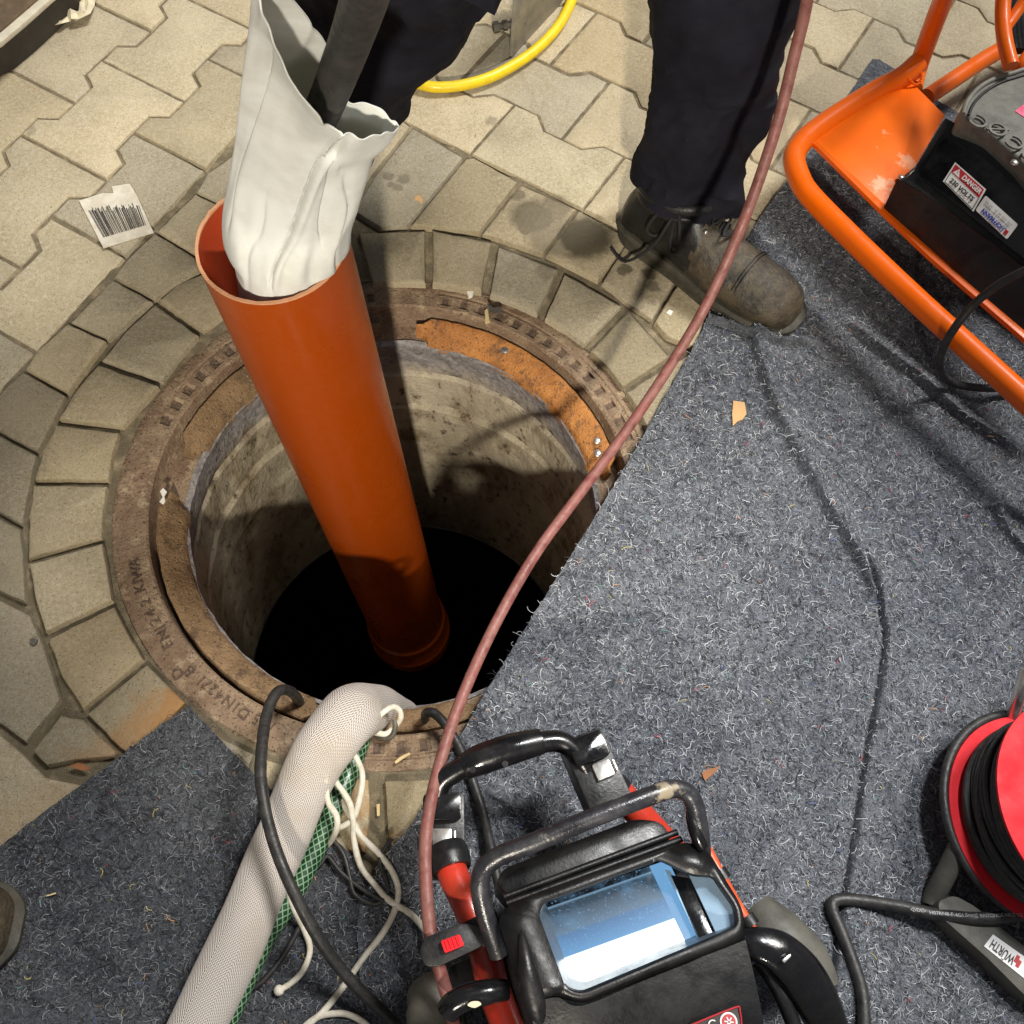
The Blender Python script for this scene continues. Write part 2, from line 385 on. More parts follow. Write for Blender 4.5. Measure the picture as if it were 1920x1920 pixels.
M_pink = mat('magenta_sticker', (.75, .02, .14), .4, bmp=0, dirt=(.85, .3, .4), dirtamt=.4, dscale=90)
M_tan = mat('tan_cardboard', (.50, .31, .14), .85, var=.1, bmp=.3)
M_leaf = mat('dry_leaf_brown', (.30, .12, .045), .8, var=.3, bmp=.4)
M_straw = mat('pale_straw', (.60, .47, .24), .8, var=.15)
M_crumb = mat('pale_plaster_crumb', (.72, .70, .62), .9, bmp=.3)
M_orangecable = mat('orange_red_cable', (.68, .085, .015), .4, var=.1)
M_skin = mat('skin', (.45, .25, .17), .55, bmp=.1)
M_jacket = mat('dark_work_jacket', (.02, .022, .03), .85, bmp=.3)

def weave_mat():
    """pale ribbed sleeve with a herringbone weave running along it (uv: x round, y along in metres)"""
    mt, nt, bs = newmat('woven_sleeve'); tc = N(nt, 'ShaderNodeTexCoord'); sep = N(nt, 'ShaderNodeSeparateXYZ'); nt.links.new(tc.outputs['UV'], sep.inputs[0])
    def mth(op, a, b=None):
        n = N(nt, 'ShaderNodeMath', operation=op)
        for i, v in enumerate((a, b)):
            if v is None: continue
            if isinstance(v, (int, float)): n.inputs[i].default_value = v
            else: nt.links.new(v, n.inputs[i])
        return n.outputs[0]
    u = mth('MULTIPLY', sep.outputs[0], .30); v = sep.outputs[1]
    zz = mth('PINGPONG', u, .0375)
    s1 = mth('SINE', mth('MULTIPLY', mth('ADD', v, mth('MULTIPLY', zz, .75)), 2*math.pi/.0036))
    s2 = mth('SINE', mth('MULTIPLY', u, 2*math.pi/.0034))
    h = mth('ADD', s1, mth('MULTIPLY', s2, .8))
    mr = N(nt, 'ShaderNodeMapRange'); mr.inputs[1].default_value = -1.2; mr.inputs[2].default_value = .8; nt.links.new(h, mr.inputs[0])
    col = mixc(nt, mr.outputs[0], (.30, .26, .225), (.70, .65, .60))
    col = mixc(nt, noisef(nt, tc.outputs['Object'], 12, 5, .6, .5, .8), col, (.44, .38, .30))
    nt.links.new(col, bs.inputs['Base Color']); bs.inputs['Roughness'].default_value = .75
    bump(nt, bs, h, .6, .0009); return mt
M_weave = weave_mat()
def mesh_hose_mat():
    mt, nt, bs = newmat('green_mesh_hose'); tc = N(nt, 'ShaderNodeTexCoord'); sep = N(nt, 'ShaderNodeSeparateXYZ'); nt.links.new(tc.outputs['UV'], sep.inputs[0])
    def mth(op, a, b=None):
        n = N(nt, 'ShaderNodeMath', operation=op)
        for i, v in enumerate((a, b)):
            if v is None: continue
            if isinstance(v, (int, float)): n.inputs[i].default_value = v
            else: nt.links.new(v, n.inputs[i])
        return n.outputs[0]
    u = mth('MULTIPLY', sep.outputs[0], 10.0); v = mth('MULTIPLY', sep.outputs[1], 95.0)
    a = mth('PINGPONG', mth('ADD', u, v), .5); b = mth('PINGPONG', mth('SUBTRACT', u, v), .5)
    mn = mth('MINIMUM', a, b); mr = N(nt, 'ShaderNodeMapRange'); mr.inputs[1].default_value = .13; mr.inputs[2].default_value = .06; nt.links.new(mn, mr.inputs[0])
    col = mixc(nt, mr.outputs[0], (.008, .042, .015), (.22, .36, .22))
    nt.links.new(col, bs.inputs['Base Color']); bs.inputs['Roughness'].default_value = .35; return mt
M_green = mesh_hose_mat()

# ================================================================ THE SETTING
MC = Vector((-.173, .678, 0))     # manhole centre
def loc2(o, u, v, s, t): return (o.x+u[0]*s+v[0]*t, o.y+u[1]*s+v[1]*t)
def dirv(a): return (math.cos(R(a)), math.sin(R(a)))
polys = []
# left rows of double-T pavers
OL = P(200, 338); UL = dirv(-24.5); VL = dirv(68.2); PT = .217; RS = .158
def zprof(x, per, amp, flat0, flat1):
    x = abs((x+per/2) % per - per/2)
    return 0 if x < flat0 else (-amp if x > flat1 else -amp*(x-flat0)/(flat1-flat0))
def zsamples(per, f0, f1): return sorted([-per/2, -f1, -f0, 0, f0, f1, per/2])
def zline(k, t0, t1):
    c = 0 if k % 2 == 0 else PT/2; ts = {t0, t1}
    for j in range(-30, 31):
        for q in (-.064, -.045, .045, .064):
            t = c+j*PT+q
            if t0 < t < t1: ts.add(t)
    return [(-RS*k+zprof(t-c, PT, .030, .045, .064), t) for t in sorted(ts)]
for k in range(-1, 8):
    off = PT/2 if k % 2 else 0
    for j in range(-5, 9):
        t0 = off+j*PT; t1 = t0+PT
        right = [(.126, t0), (.126, t1)] if k == -1 else zline(k, t0, t1)
        left = zline(k+1, t0, t1)
        polys.append([loc2(OL, UL, VL, s, t) for s, t in right+left[::-1]])
# right / upper rows, turned a quarter
OR = P(963, 193); UR = dirv(-25.5); VR = dirv(64.5); PS = .2275; RH = .152
a, b = P(387, 323), P(127, 604)
ldir = Vector(((a-b).x, (a-b).y)).normalized(); lnrm = Vector((ldir.y, -ldir.x))
def side(p): return (Vector(p)-Vector((a.x, a.y))).dot(lnrm)
def clip(poly):
    out = []
    for i in range(len(poly)):
        p, q = poly[i-1], poly[i]; sp, sq = side(p)-.004, side(q)-.004
        if (sp >= 0) != (sq >= 0):
            t = sp/(sp-sq); out.append((p[0]+(q[0]-p[0])*t, p[1]+(q[1]-p[1])*t))
        if sq >= 0: out.append(q)
    return out
def zliner(k, s0, s1):
    c = .006 if k % 2 == 0 else .006+PS/2; ss = {s0, s1}
    for j in range(-30, 31):
        for q in (-.075, -.047, .047, .075):
            s = c+j*PS+q
            if s0 < s < s1: ss.add(s)
    return [(s, RH*k+zprof(s-c, PS, .027, .047, .075)) for s in sorted(ss)]
for k in range(-1, 10):
    off = (PS/2 if k % 2 == 0 else 0)+.003
    for j in range(-6, 9):
        s0 = off+j*PS; s1 = s0+PS
        low = [(s0, -.150), (s1, -.150)] if k == -1 else zliner(k, s0, s1)
        up = zliner(k+1, s0, s1)
        pl = clip([loc2(OR, UR, VR, s, t) for s, t in low+up[::-1]])
        if len(pl) > 2: polys.append(pl)
n_lattice = len(polys)
MAN = [
 # cut stones between the rows and the ring course
 [(387,323),(440,285),(480,330),(408,380),(365,360)], [(365,360),(408,380),(425,400),(370,482),(290,433)],
 [(290,433),(370,482),(380,507),(290,563),(210,520),(237,483)], [(210,520),(290,563),(203,638),(127,604)],
 [(127,604),(203,638),(128,740),(43,693),(68,655)], [(43,693),(128,740),(72,850),(0,812),(-40,790),(0,730)],
 [(0,812),(72,850),(60,905),(43,990),(0,965),(-60,930),(-40,790)], [(0,967),(42,991),(48,1052),(52,1135),(0,1114),(-60,1090),(-60,932)],
 [(0,1120),(60,1150),(85,1210),(118,1312),(47,1398),(0,1363),(-60,1330),(-60,1095)],
 [(113,1337),(158,1345),(225,1410),(213,1423),(140,1430),(85,1440),(55,1410)],
 [(-60,1340),(0,1372),(46,1412),(85,1452),(165,1470),(230,1430),(260,1480),(100,1620),(-60,1700)],
 [(773,237),(872,295),(765,425),(712,428),(660,395),(700,330)], [(745,215),(773,237),(700,330),(660,395),(600,370),(600,180)],
 [(872,295),(890,293),(975,340),(900,437),(800,428),(765,425)], [(975,342),(1085,390),(1022,475),(1017,477),(900,437)],
 [(1085,390),(1175,440),(1175,460),(1123,528),(1020,477)], [(1177,446),(1280,508),(1225,601),(1177,570),(1125,528)],
 [(1282,510),(1400,560),(1420,640),(1305,655),(1250,633),(1223,603)], [(480,330),(440,285),(565,131),(600,150),(600,370)],
 # ring course
 [(155,1338),(275,1238),(298,1262),(353,1317),(255,1425),(228,1412)], [(83,1195),(216,1130),(240,1180),(273,1235),(153,1335),(110,1270)],
 [(49,1055),(195,1014),(205,1070),(215,1127),(82,1190),(60,1120)], [(59,906),(205,908),(198,960),(195,1010),(48,1051),(50,970)],
 [(103,793),(228,808),(215,850),(206,903),(60,902),(75,850)], [(183,680),(302,722),(265,765),(232,803),(105,788),(140,730)],
 [(290,566),(376,627),(340,670),(305,716),(185,675),(235,615)], [(384,508),(470,560),(425,590),(380,623),(293,562),(330,530)],
 [(500,465),(560,545),(515,558),(472,578),(387,505),(440,480)], [(640,437),(668,540),(620,537),(565,543),(505,462),(570,443)],
 [(668,434),(800,430),(801,533),(745,531),(697,530)], [(808,430),(925,455),(905,548),(855,540),(808,533)],
 [(932,457),(1050,502),(1010,590),(965,570),(915,552)], [(1057,507),(1170,572),(1098,648),(1060,620),(1018,595)],
 [(1178,578),(1260,668),(1168,729),(1138,690),(1103,657)], [(1170,734),(1263,676),(1305,655),(1345,760),(1215,812),(1195,770)],
 [(1218,818),(1350,765),(1380,880),(1240,905)],
 [(655,1456),(695,1457),(699,1512),(690,1600),(600,1610),(600,1470)], [(716,1459),(826,1455),(900,1560),(735,1640),(722,1560)],
 [(300,1460),(350,1322),(420,1382),(480,1410),(440,1540)], [(450,1545),(490,1415),(560,1440),(640,1456),(590,1610)],
]
for pl in MAN: polys.append([tuple(P(x, y))[:2] for x, y in pl])

def build_pavers():
    bm = bmesh.new(); lay = bm.loops.layers.color.new('tone')
    for idx, pl in enumerate(polys):
        pts = [Vector((p[0], p[1])) for p in pl]
        # drop stones wholly inside the opening
        A = sum(pts[i-1].x*pts[i].y-pts[i].x*pts[i-1].y for i in range(len(pts)))/2
        if A < 0: pts = pts[::-1]
        if abs(A) < 2e-4: continue
        cen = sum(pts, Vector((0, 0)))/len(pts)
        near = (cen-Vector((.2, .9))).length < 1.9
        dense = []
        for i in range(len(pts)):
            p, q = pts[i], pts[(i+1) % len(pts)]
            n = max(1, int((q-p).length/(.012 if near else .1)))
            for k in range(n): dense.append(p.lerp(q, k/n))
        man = idx >= n_lattice
        gap = (.0030 if man else .0022)
        def inset(ps, dd):
            out = []; n = len(ps)
            for i in range(n):
                e1 = (ps[i]-ps[i-1]); e2 = (ps[(i+1) % n]-ps[i])
                if e1.length < 1e-7 or e2.length < 1e-7: out.append(ps[i].copy()); continue
                n1 = Vector((-e1.y, e1.x)).normalized(); n2 = Vector((-e2.y, e2.x)).normalized()
                b_ = n1+n2; l = b_.length
                b_ = n1 if l < .3 else b_/l/max(.45, (b_/l).dot(n1))
                out.append(ps[i]+b_*dd)
            return out
        base = inset(dense, gap)
        base = [p+Vector((noise.noise(Vector((p.x*90, p.y*90, 1.0+idx))), noise.noise(Vector((p.x*90, p.y*90, 7.0+idx)))))*.0013 for p in base]
        mid = inset(base, .0012); top = inset(base, .0042)
        tx, ty, tz = random.gauss(0, .004), random.gauss(0, .004), random.gauss(0, .0013)
        def zz(p, z): return z+tz+(p.x-cen.x)*tx+(p.y-cen.y)*ty
        rings = [[bm.verts.new((p.x, p.y, zz(p, z)+(noise.noise(Vector((p.x*60, p.y*60, idx)))*.0006))) for p in ps] for ps, z in ((base, -.05), (base, -.0045), (mid, -.0016), (top, 0))]
        fs = []
        n = len(base)
        for r0, r1 in zip(rings, rings[1:]):
            for i in range(n): fs.append(bm.faces.new((r0[i], r0[(i+1) % n], r1[(i+1) % n], r1[i])))
        fs.append(bm.faces.new(rings[-1]))
        v = random.uniform(.88, 1.08); h = random.uniform(-.03, .03)
        if man: v *= .88  # cut and ring stones darker: own batch, partly shade put into the tone
        for f in fs:
            for l in f.loops: l[lay] = (v+h*.5, v, v-h, 1)
    return bm
link('pavement', build_pavers(), M_paver)['kind'] = 'structure'

def pipv(poly, X, Y):
    """which of the points X, Y lie inside the polygon (arrays)"""
    a_ = np.array(poly); b_ = np.roll(a_, 1, axis=0); out = np.zeros(len(X), bool)
    for (xi, yi), (xj, yj) in zip(a_, b_):
        if yi == yj: continue
        c = ((yi > Y) != (yj > Y)) & (X < (xj-xi)*(Y-yi)/(yj-yi)+xi); out ^= c
    return out
def pip(poly):
    return lambda x, y: bool(pipv(poly, np.array([x]), np.array([y]))[0])
def cdt_sheet(outer, step, x0, x1, y0, y1, jit=.2):
    """triangulated sheet inside an outline"""
    pts = [Vector((p[0], p[1])) for p in outer]; edges = [(i, (i+1) % len(outer)) for i in range(len(outer))]
    gx, gy = np.meshgrid(np.arange(x0, x1, step), np.arange(y0, y1, step)); gx = gx.ravel()+rng.uniform(-jit, jit, gx.size)*step; gy = gy.ravel()+rng.uniform(-jit, jit, gy.size)*step
    for L, h, w_, st in RIDGES:
        tn = np.gradient(L, axis=0); nn = np.stack([-tn[:, 1], tn[:, 0]], 1)/np.hypot(tn[:, 0], tn[:, 1])[:, None]
        for o_ in (-1.2, -.7, -.4, -.2, 0, .3, .8, 1.6, 2.4): q_ = L+nn*o_*w_; gx = np.append(gx, q_[:, 0]); gy = np.append(gy, q_[:, 1])
    k = pipv(outer, gx, gy); pts += [Vector((x, y)) for x, y in zip(gx[k], gy[k])]
    v, e, f, *_ = delaunay_2d_cdt(pts, edges, [], 1, 1e-6)
    return v, f

# bedding sand, seen in the joints; round hole for the manhole
bm = bmesh.new()
def gz(x, y):
    s = (x-OR.x)*UR[0]+(y-OR.y)*UR[1]; t = (x-OR.x)*VR[0]+(y-OR.y)*VR[1]
    inner = t < -.15 and side((x, y)) > 0
    return (-.012 if inner else -.0036)+(.0025 if inner else .0006)*noise.noise(Vector((x*14, y*14, 0)))+.0008*noise.noise(Vector((x*60, y*60, 3)))
nseg = 180; rr_ = [.398, .42, .45, .5, .56]+[.56+.045*i for i in range(1, 36)]+[2.6, 4, 8, 20, 60]
rows = []
for r in rr_:
    row = []
    for k in range(nseg):
        a_ = 2*math.pi*k/nseg; x = MC.x+r*math.cos(a_); y = MC.y+r*math.sin(a_)
        row.append(bm.verts.new((x, y, gz(x, y) if r < 2.3 else -.004)))
    rows.append(row)
for A, B in zip(rows, rows[1:]):
    for k in range(nseg): bm.faces.new((A[k], A[(k+1) % nseg], B[(k+1) % nseg], B[k]))
bmesh.ops.recalc_face_normals(bm, faces=bm.faces)
g = link('ground', bm, M_sand); g['kind'] = 'structure'
if g.data.polygons[0].normal.z < 0: g.data.flip_normals()

# ================================================================ MANHOLE
mh = thing('manhole', MC, 'open round manhole with rusty cast iron frame and concrete shaft set in the paving', 'manhole')
bm = bmesh.new()
def alpha(x, y, z=-.015):
    p = P(x, y, z)-MC; return math.degrees(math.atan2(p.y, p.x)) % 360
seg = 456
def chk(a_):   # where the cast squares are
    return (10 < a_ < 88) or (104 < a_ < 168) or (268 < a_ < 300)
prof = [(.403, -.030), (.402, -.016), (.399, -.0145), (.383, -.0145), (.3815, -.0165), (.378, -.0165), (.3765, -.0145), (.3745, -.0145), (.3735, -.0175), (.3585, -.0175), (.3575, -.0145), (.352, -.0145), (.349, -.017), (.3475, -.034), (.346, -.047), (.338, -.056), (.306, -.058), (.306, -.066), (.32, -.08)]
rows = []
for ri, (r, z) in enumerate(prof):
    row = []
    for k in range(seg):
        ad = 360*k/seg; a_ = R(ad); zz = z
        sq = chk(ad) and (k // 3) % 2 == 0
        if ri in (8, 9): zz = -.0185 if sq else -.0145
        if ri in (4, 5) and not chk(ad): zz = -.0145
        zz += .0009*noise.noise(Vector((math.cos(a_)*r*35, math.sin(a_)*r*35, ri*.2)))
        row.append(bm.verts.new((MC.x+r*math.cos(a_), MC.y+r*math.sin(a_), zz)))
    rows.append(row)
for A, B in zip(rows, rows[1:]):
    for k in range(seg): bm.faces.new((A[k], B[k], B[(k+1) % seg], A[(k+1) % seg]))
bmesh.ops.recalc_face_normals(bm, faces=bm.faces)
ring = link('frame_ring', bm, [M_iron, M_iron_d], mh)
for p in ring.data.polygons:
    c = p.center; r = math.hypot(c.x, c.y); ad = math.degrees(math.atan2(c.y, c.x)) % 360
    if .358 < r < .3742 and chk(ad) and (int(ad/360*seg) % 6) in (0, 1): p.material_index = 1
def seat(a0, a1, mt, lab):
    bm = bmesh.new(); n = max(8, int((a1-a0)/2))
    pr = [(.3425, -.040), (.3415, -.032), (.339, -.0305), (.333, -.032), (.330, -.0345), (.3105, -.046), (.3045, -.052), (.302, -.066), (.31, -.075)]
    rows = revolve(bm, pr, MC, n, a0, a1, jit=.0020, jscale=38)
    for r_ in rows:      # rounded, slightly narrower ends
        for k, v in enumerate(r_):
            e = min(k, len(r_)-1-k)/max(1, len(r_)-1)*(a1-a0); q = math.sqrt(max(0, 1-min(1, e/4.0)**2)); mid = .325
            dv = Vector((v.co.x-MC.x, v.co.y-MC.y, 0)); rad = dv.length; nr = rad+(mid-rad)*.75*q
            v.co.x = MC.x+dv.x/rad*nr; v.co.y = MC.y+dv.y/rad*nr; v.co.z -= .004*q
    for idx in (0, -1):
        vs = [r[idx] for r in rows]; bm.faces.new(vs if idx else vs[::-1])
    bmesh.ops.recalc_face_normals(bm, faces=bm.faces)
    o = link('seat_band', bm, mt, mh); o['label'] = lab; return o
seat(17, 93, M_seat_o, 'bright orange rust band on the cover seat'); seat(103, 172, M_seat_b, 'tan rusty band on the cover seat')
seat(184, 262, M_seat_b, 'brown rusty band below the cast lettering'); seat(270, 300, M_seat_b, 'short brown rusty band at the near rim'); seat(306, 372, M_seat_o, 'orange rust band under the mat edge')
for (x, y, s) in ((947, 656, .007), (1120, 826, .006), (1121, 850, .0065)):
    p = P(x, y, -.036); bm = bmesh.new(); bmesh.ops.create_uvsphere(bm, u_segments=14, v_segments=8, radius=s)
    bmesh.ops.scale(bm, vec=(1, 1.1, .5), verts=bm.verts); bmesh.ops.translate(bm, vec=p, verts=bm.verts)
    for v in bm.verts: v.co += v.co.normalized()*.0012*noise.noise(v.co*400)
    link('screw_head', bm, M_steel, mh)
# cast lettering, tops outward
GL = [('/', 511, 1363), ('5', 482, 1348), ('D', 458, 1337), ('I', 444, 1326), ('N', 430, 1315), ('4', 413, 1304), ('2', 401, 1293), ('7', 390, 1284), ('1', 379, 1276), ('B', 357, 1258), ('D', 334, 1263),
      ('E', 316, 1210), ('N', 307, 1192), ('1', 300, 1179), ('2', 292, 1166), ('4', 283, 1151), ('2', 274, 1131), ('K', 263, 1105), ('I', 259, 1092), ('W', 257, 1076), ('A', 253, 1057)]
for ch, x, y in GL:
    p = P(x, y, -.0155); dr = (p-MC); dr.z = 0; dr.normalize(); tan = Vector((dr.y, -dr.x, 0))
    M_ = Matrix((tan, dr, Vector((0, 0, 1)))).transposed().to_4x4(); M_.translation = p+Vector((0, 0, .0016))
    put_text('cast_letter', ch, M_, .021, M_iron_d, mh, ext=.0013, bold=-.0002)
bm = bmesh.new()
wp = [(.309, -.055), (.3015, -.060), (.3025, -.068), (.306, -.09), (.309, -.12), (.312, -.142), (.320, -.149), (.311, -.158), (.312, -.20), (.313, -.246), (.325, -.250), (.324, -.258), (.312, -.266), (.314, -.31), (.317, -.37), (.319, -.385), (.331, -.392), (.332, -.42), (.333, -.5), (.335, -.6), (.337, -.7), (.337, -.80)]
dn = []
for (r0, z0), (r1, z1) in zip(wp, wp[1:]):
    n = max(1, int(abs(z1-z0)/.012))
    for k in range(n): dn.append((r0+(r1-r0)*k/n, z0+(z1-z0)*k/n))
dn.append(wp[-1])
revolve(bm, dn, MC, 220, jit=.0035, jscale=16); bmesh.ops.recalc_face_normals(bm, faces=bm.faces)
link('shaft_wall', bm, M_wall, mh)
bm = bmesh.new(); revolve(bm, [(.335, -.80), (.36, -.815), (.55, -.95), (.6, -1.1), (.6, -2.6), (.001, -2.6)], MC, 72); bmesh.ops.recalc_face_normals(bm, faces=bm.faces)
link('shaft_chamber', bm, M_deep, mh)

# ================================================================ FELT MATS
def curve2(pts, n=10): return [(p.x, p.y) for p in cr([P(x, y) for x, y in pts], n)]
RIDGES = []   # (polyline xy array, height, width, sharp side)
def ridge(pts, h, w_, step=0.0):
    RIDGES.append((np.array(curve2(pts, 22)), h, w_, step))
ridge([(1400,600),(1420,680),(1450,770),(1500,870),(1560,980),(1610,1060),(1648,1150)], .017, .016, 0)
ridge([(1610,1040),(1652,1170),(1648,1260),(1622,1400),(1600,1550),(1576,1690),(1560,1800),(1550,1900)], -.0095, .0036, .006)
ridge([(1290,600),(1350,615),(1400,635),(1450,652),(1540,650)], .016, .008, 0)
ridge([(1560,600),(1650,670),(1720,720),(1800,790),(1930,870)], .017, .012, 0)
ridge([(1850,940),(1880,1000),(1920,1040),(2000,1080)], .014, .011, 0)
ridge([(1830,955),(1880,965),(1960,1010)], .011, .007, 0)
ridge([(900,1480),(960,1520),(990,1560)], .006, .008, 0)
def matz_v(X, Y, base):
    X = np.asarray(X, float); Y = np.asarray(Y, float)
    z = np.array([base+.0035*(noise.noise(Vector((x*5, y*5, 2)))+.5)+.0013*noise.noise(Vector((x*28, y*28, 5)))+.0007*noise.noise(Vector((x*90, y*90, 8))) for x, y in zip(X, Y)])
    for L, h, w_, st in RIDGES:
        best = np.full(X.size, 1e9); sd = np.zeros(X.size); en = np.zeros(X.size); n = len(L)-1
        for i in range(n):
            a_, b_ = L[i], L[i+1]; d_ = b_-a_; t = np.clip(((X-a_[0])*d_[0]+(Y-a_[1])*d_[1])/max(d_@d_, 1e-12), 0, 1)
            vx = X-a_[0]-d_[0]*t; vy = Y-a_[1]-d_[1]*t; dd = np.hypot(vx, vy); u = dd < best
            best = np.where(u, dd, best); sd = np.where(u, d_[0]*vy-d_[1]*vx, sd); en = np.where(u, np.minimum(i+t, n-i-t), en)
        k = np.minimum(1, en/11); ww = np.where(sd < 0, w_*.38, w_*1.7) if not st else np.where(sd < 0, w_, w_*.6)
        z = z+h*k*np.exp(-(best/ww)**2)
        if st: z = z+st*k*np.maximum(0, 1-best/.12)*(sd > 0)*np.minimum(1, best/.004)
    return z
def matz(x, y, base): return float(matz_v([x], [y], base)[0])
def jag(ps, amp=.0012):
    out = []
    for i in range(len(ps)):
        p, q = Vector(ps[i]), Vector(ps[(i+1) % len(ps)]); n = max(1, int((q-p).length/.006)) if (q-p).length < 1.6 else 12
        for k in range(n):
            s = p.lerp(q, k/n); s += Vector((noise.noise(Vector((s.x*120, s.y*120, 0))), noise.noise(Vector((s.x*120, s.y*120, 9)))))*amp*1.5; out.append((s.x, s.y))
    return out
def make_mat(outline, base, label, nf, vis, seedlim, fine=.009, tone=1.0, fm=None):
    poly = jag(outline)
    xs = [p[0] for p in poly]; ys = [p[1] for p in poly]
    x0, x1, y0, y1 = vis
    v, f = cdt_sheet(poly, fine, max(x0, min(xs)), min(x1, max(xs)), max(y0, min(ys)), min(y1, max(ys)))
    Z = matz_v([p.x for p in v], [p.y for p in v], base)
    bm = bmesh.new(); bv = [bm.verts.new((p.x, p.y, z)) for p, z in zip(v, Z)]
    for t in f:
        try: bm.faces.new([bv[i] for i in t])
        except ValueError: pass
    bmesh.ops.recalc_face_normals(bm, faces=bm.faces)
    if sum(fc.normal.z for fc in bm.faces) < 0: bmesh.ops.reverse_faces(bm, faces=bm.faces)
    be = [e for e in bm.edges if e.is_boundary]
    ret = bmesh.ops.extrude_edge_only(bm, edges=be)
    for g_ in ret['geom']:
        if isinstance(g_, bmesh.types.BMVert): g_.co.z -= .0045
    bmesh.ops.recalc_face_normals(bm, faces=bm.faces)
    cx, cy = sum(xs)/len(xs), sum(ys)/len(ys)
    b0 = Vector((min(max(cx, -.5), .6), min(max(cy, .2), 1), 0))
    t_ = thing('floor_mat', b0, label, 'mat')
    link('felt_sheet', bm, fm or M_felt, t_)
    # loose fibres
    area = (seedlim[1]-seedlim[0])*(seedlim[3]-seedlim[2])
    X = rng.uniform(seedlim[0], seedlim[1], nf*3); Y = rng.uniform(seedlim[2], seedlim[3], nf*3); k = pipv(poly, X, Y); X = X[k][:nf]; Y = Y[k][:nf]; Z = matz_v(X, Y, base)
    n = len(X); segs = 4
    L = rng.choice([.004, .005, .007, .009, .013], n)*rng.uniform(.7, 1.2, n); wd = rng.uniform(.00012, .00030, n); A = rng.uniform(0, 6.283, n); cu = rng.normal(0, 1.1, n)/np.maximum(L, .004)*.006
    u = rng.random(n); g_ = rng.uniform(.18, .72, n)*tone; C = np.stack([g_*.98, g_*1.0, g_*1.04, np.ones(n)], 1)
    dk = u > .58; g2 = rng.uniform(.008, .03, n); C[dk] = np.stack([g2, g2, g2*1.2, np.ones(n)], 1)[dk]; wd[dk] *= 1.4
    cs = np.array([(.5, .06, .07, 1), (.15, .32, .28, 1), (.1, .14, .4, 1), (.5, .42, .12, 1), (.55, .25, .1, 1)]); cc = u > .988; C[cc] = cs[rng.integers(0, 5, cc.sum())]
    V = np.zeros((n, segs+1, 2, 3)); px_, py_ = X.copy(), Y.copy(); a_ = A.copy()
    for k in range(segs+1):
        nx_, ny_ = -np.sin(a_)*wd, np.cos(a_)*wd; z = Z+.0008+.0011*math.sin(math.pi*k/segs)
        V[:, k, 0] = np.stack([px_+nx_, py_+ny_, z], 1); V[:, k, 1] = np.stack([px_-nx_, py_-ny_, z+.0002], 1)
        a_ = a_+cu; px_ = px_+np.cos(a_)*L/segs; py_ = py_+np.sin(a_)*L/segs
    q = (np.arange(n)*(segs+1)*2)[:, None]+2*np.arange(segs)[None, :]; F = np.stack([q, q+1, q+3, q+2], -1).reshape(-1, 4).tolist()
    V = V.reshape(-1, 3).tolist(); C = np.repeat(C, (segs+1)*2, axis=0)
    me = bpy.data.meshes.new('loose_fibres'); me.from_pydata(V, [], F)
    ca = me.color_attributes.new('tone', 'FLOAT_COLOR', 'POINT'); ca.data.foreach_set('color', np.array(C, dtype=np.float32).ravel())
    fo = link('loose_fibres', me, M_fibre, t_, smooth=False); fo['kind'] = 'stuff'
    return t_
e1 = [(-60,1637),(0,1590),(90,1520),(200,1440),(300,1362),(355,1325)]
left_out = curve2(e1, 4)[:-1]+curve2([(355,1325),(470,1444),(580,1540),(623,1568),(676,1622),(702,1650),(760,1720),(860,1920),(900,2100)], 4)+[(-.1, -.6), (-1.1, -.6), (-1.1, .15)]
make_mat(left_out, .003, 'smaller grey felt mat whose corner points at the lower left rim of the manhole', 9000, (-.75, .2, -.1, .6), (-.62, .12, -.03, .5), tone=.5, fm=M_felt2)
edge = curve2([(800,2050),(690,1900),(672,1720),(702,1648),(728,1598),(787,1526),(905,1310),(1100,996),(1195,838),(1250,740),(1308,638),(1332,585),(1413,428),(1520,285),(1593,177),(1632,118)], 5)
right_out = edge+curve2([(1632,118),(1665,130),(1790,215),(1900,260),(2000,330)], 3)[1:]+[(1.9, 1.1), (1.9, -.6), (.0, -.6)]
make_mat(right_out, .0065, 'large grey felt mat covering the paving right of the manhole and lapping its rim', 60000, (-.2, 1.0, -.05, 1.5), (-.16, .95, -.03, 1.45), fine=.0065)

# ================================================================ PIPE AND LINER
PT0 = P(509, 452, .48); PB0 = P(771, 1188, -.90); ax = (PT0-PB0).normalized()
pipe = thing('drain_pipe', Vector((PB0.x, PB0.y, -.9)), 'long orange brown plastic pipe standing tilted in the open manhole', 'pipe')
def frame_perp(ax):
    x = ax.cross(Vector((0, 1, 0))).normalized(); return x, ax.cross(x).normalized()
px_, py_ = frame_perp(ax)
def ringpts(c, r, n=64, j=0): return [c+(px_*math.cos(2*math.pi*k/n)+py_*math.sin(2*math.pi*k/n))*(r+j*noise.noise(Vector((math.cos(k/n*6.28)*9, math.sin(k/n*6.28)*9, 3)))) for k in range(n)]
L_ = (PT0-PB0).length; RP = .0795
bm = bmesh.new(); loft(bm, [ringpts(PB0+ax*L_*k/30, RP) for k in range(31)], caps=False); link('pipe_wall', bm, M_pipe, pipe)
bm = bmesh.new(); loft(bm, [ringpts(PB0+ax*L_*k/10, RP-.0034) for k in range(11)], caps=False); bmesh.ops.reverse_faces(bm, faces=bm.faces); link('inner_wall', bm, M_pipein, pipe)
bm = bmesh.new(); rg = [ringpts(PT0-ax*.0005, RP+.0001), ringpts(PT0+ax*.0012, RP-.0002, j=.0006), ringpts(PT0+ax*.0012, RP-.0036, j=.0006), ringpts(PT0-ax*.001, RP-.0036)]
for q in rg[1]+rg[2]: q += ax*.0016*noise.noise(q*90)
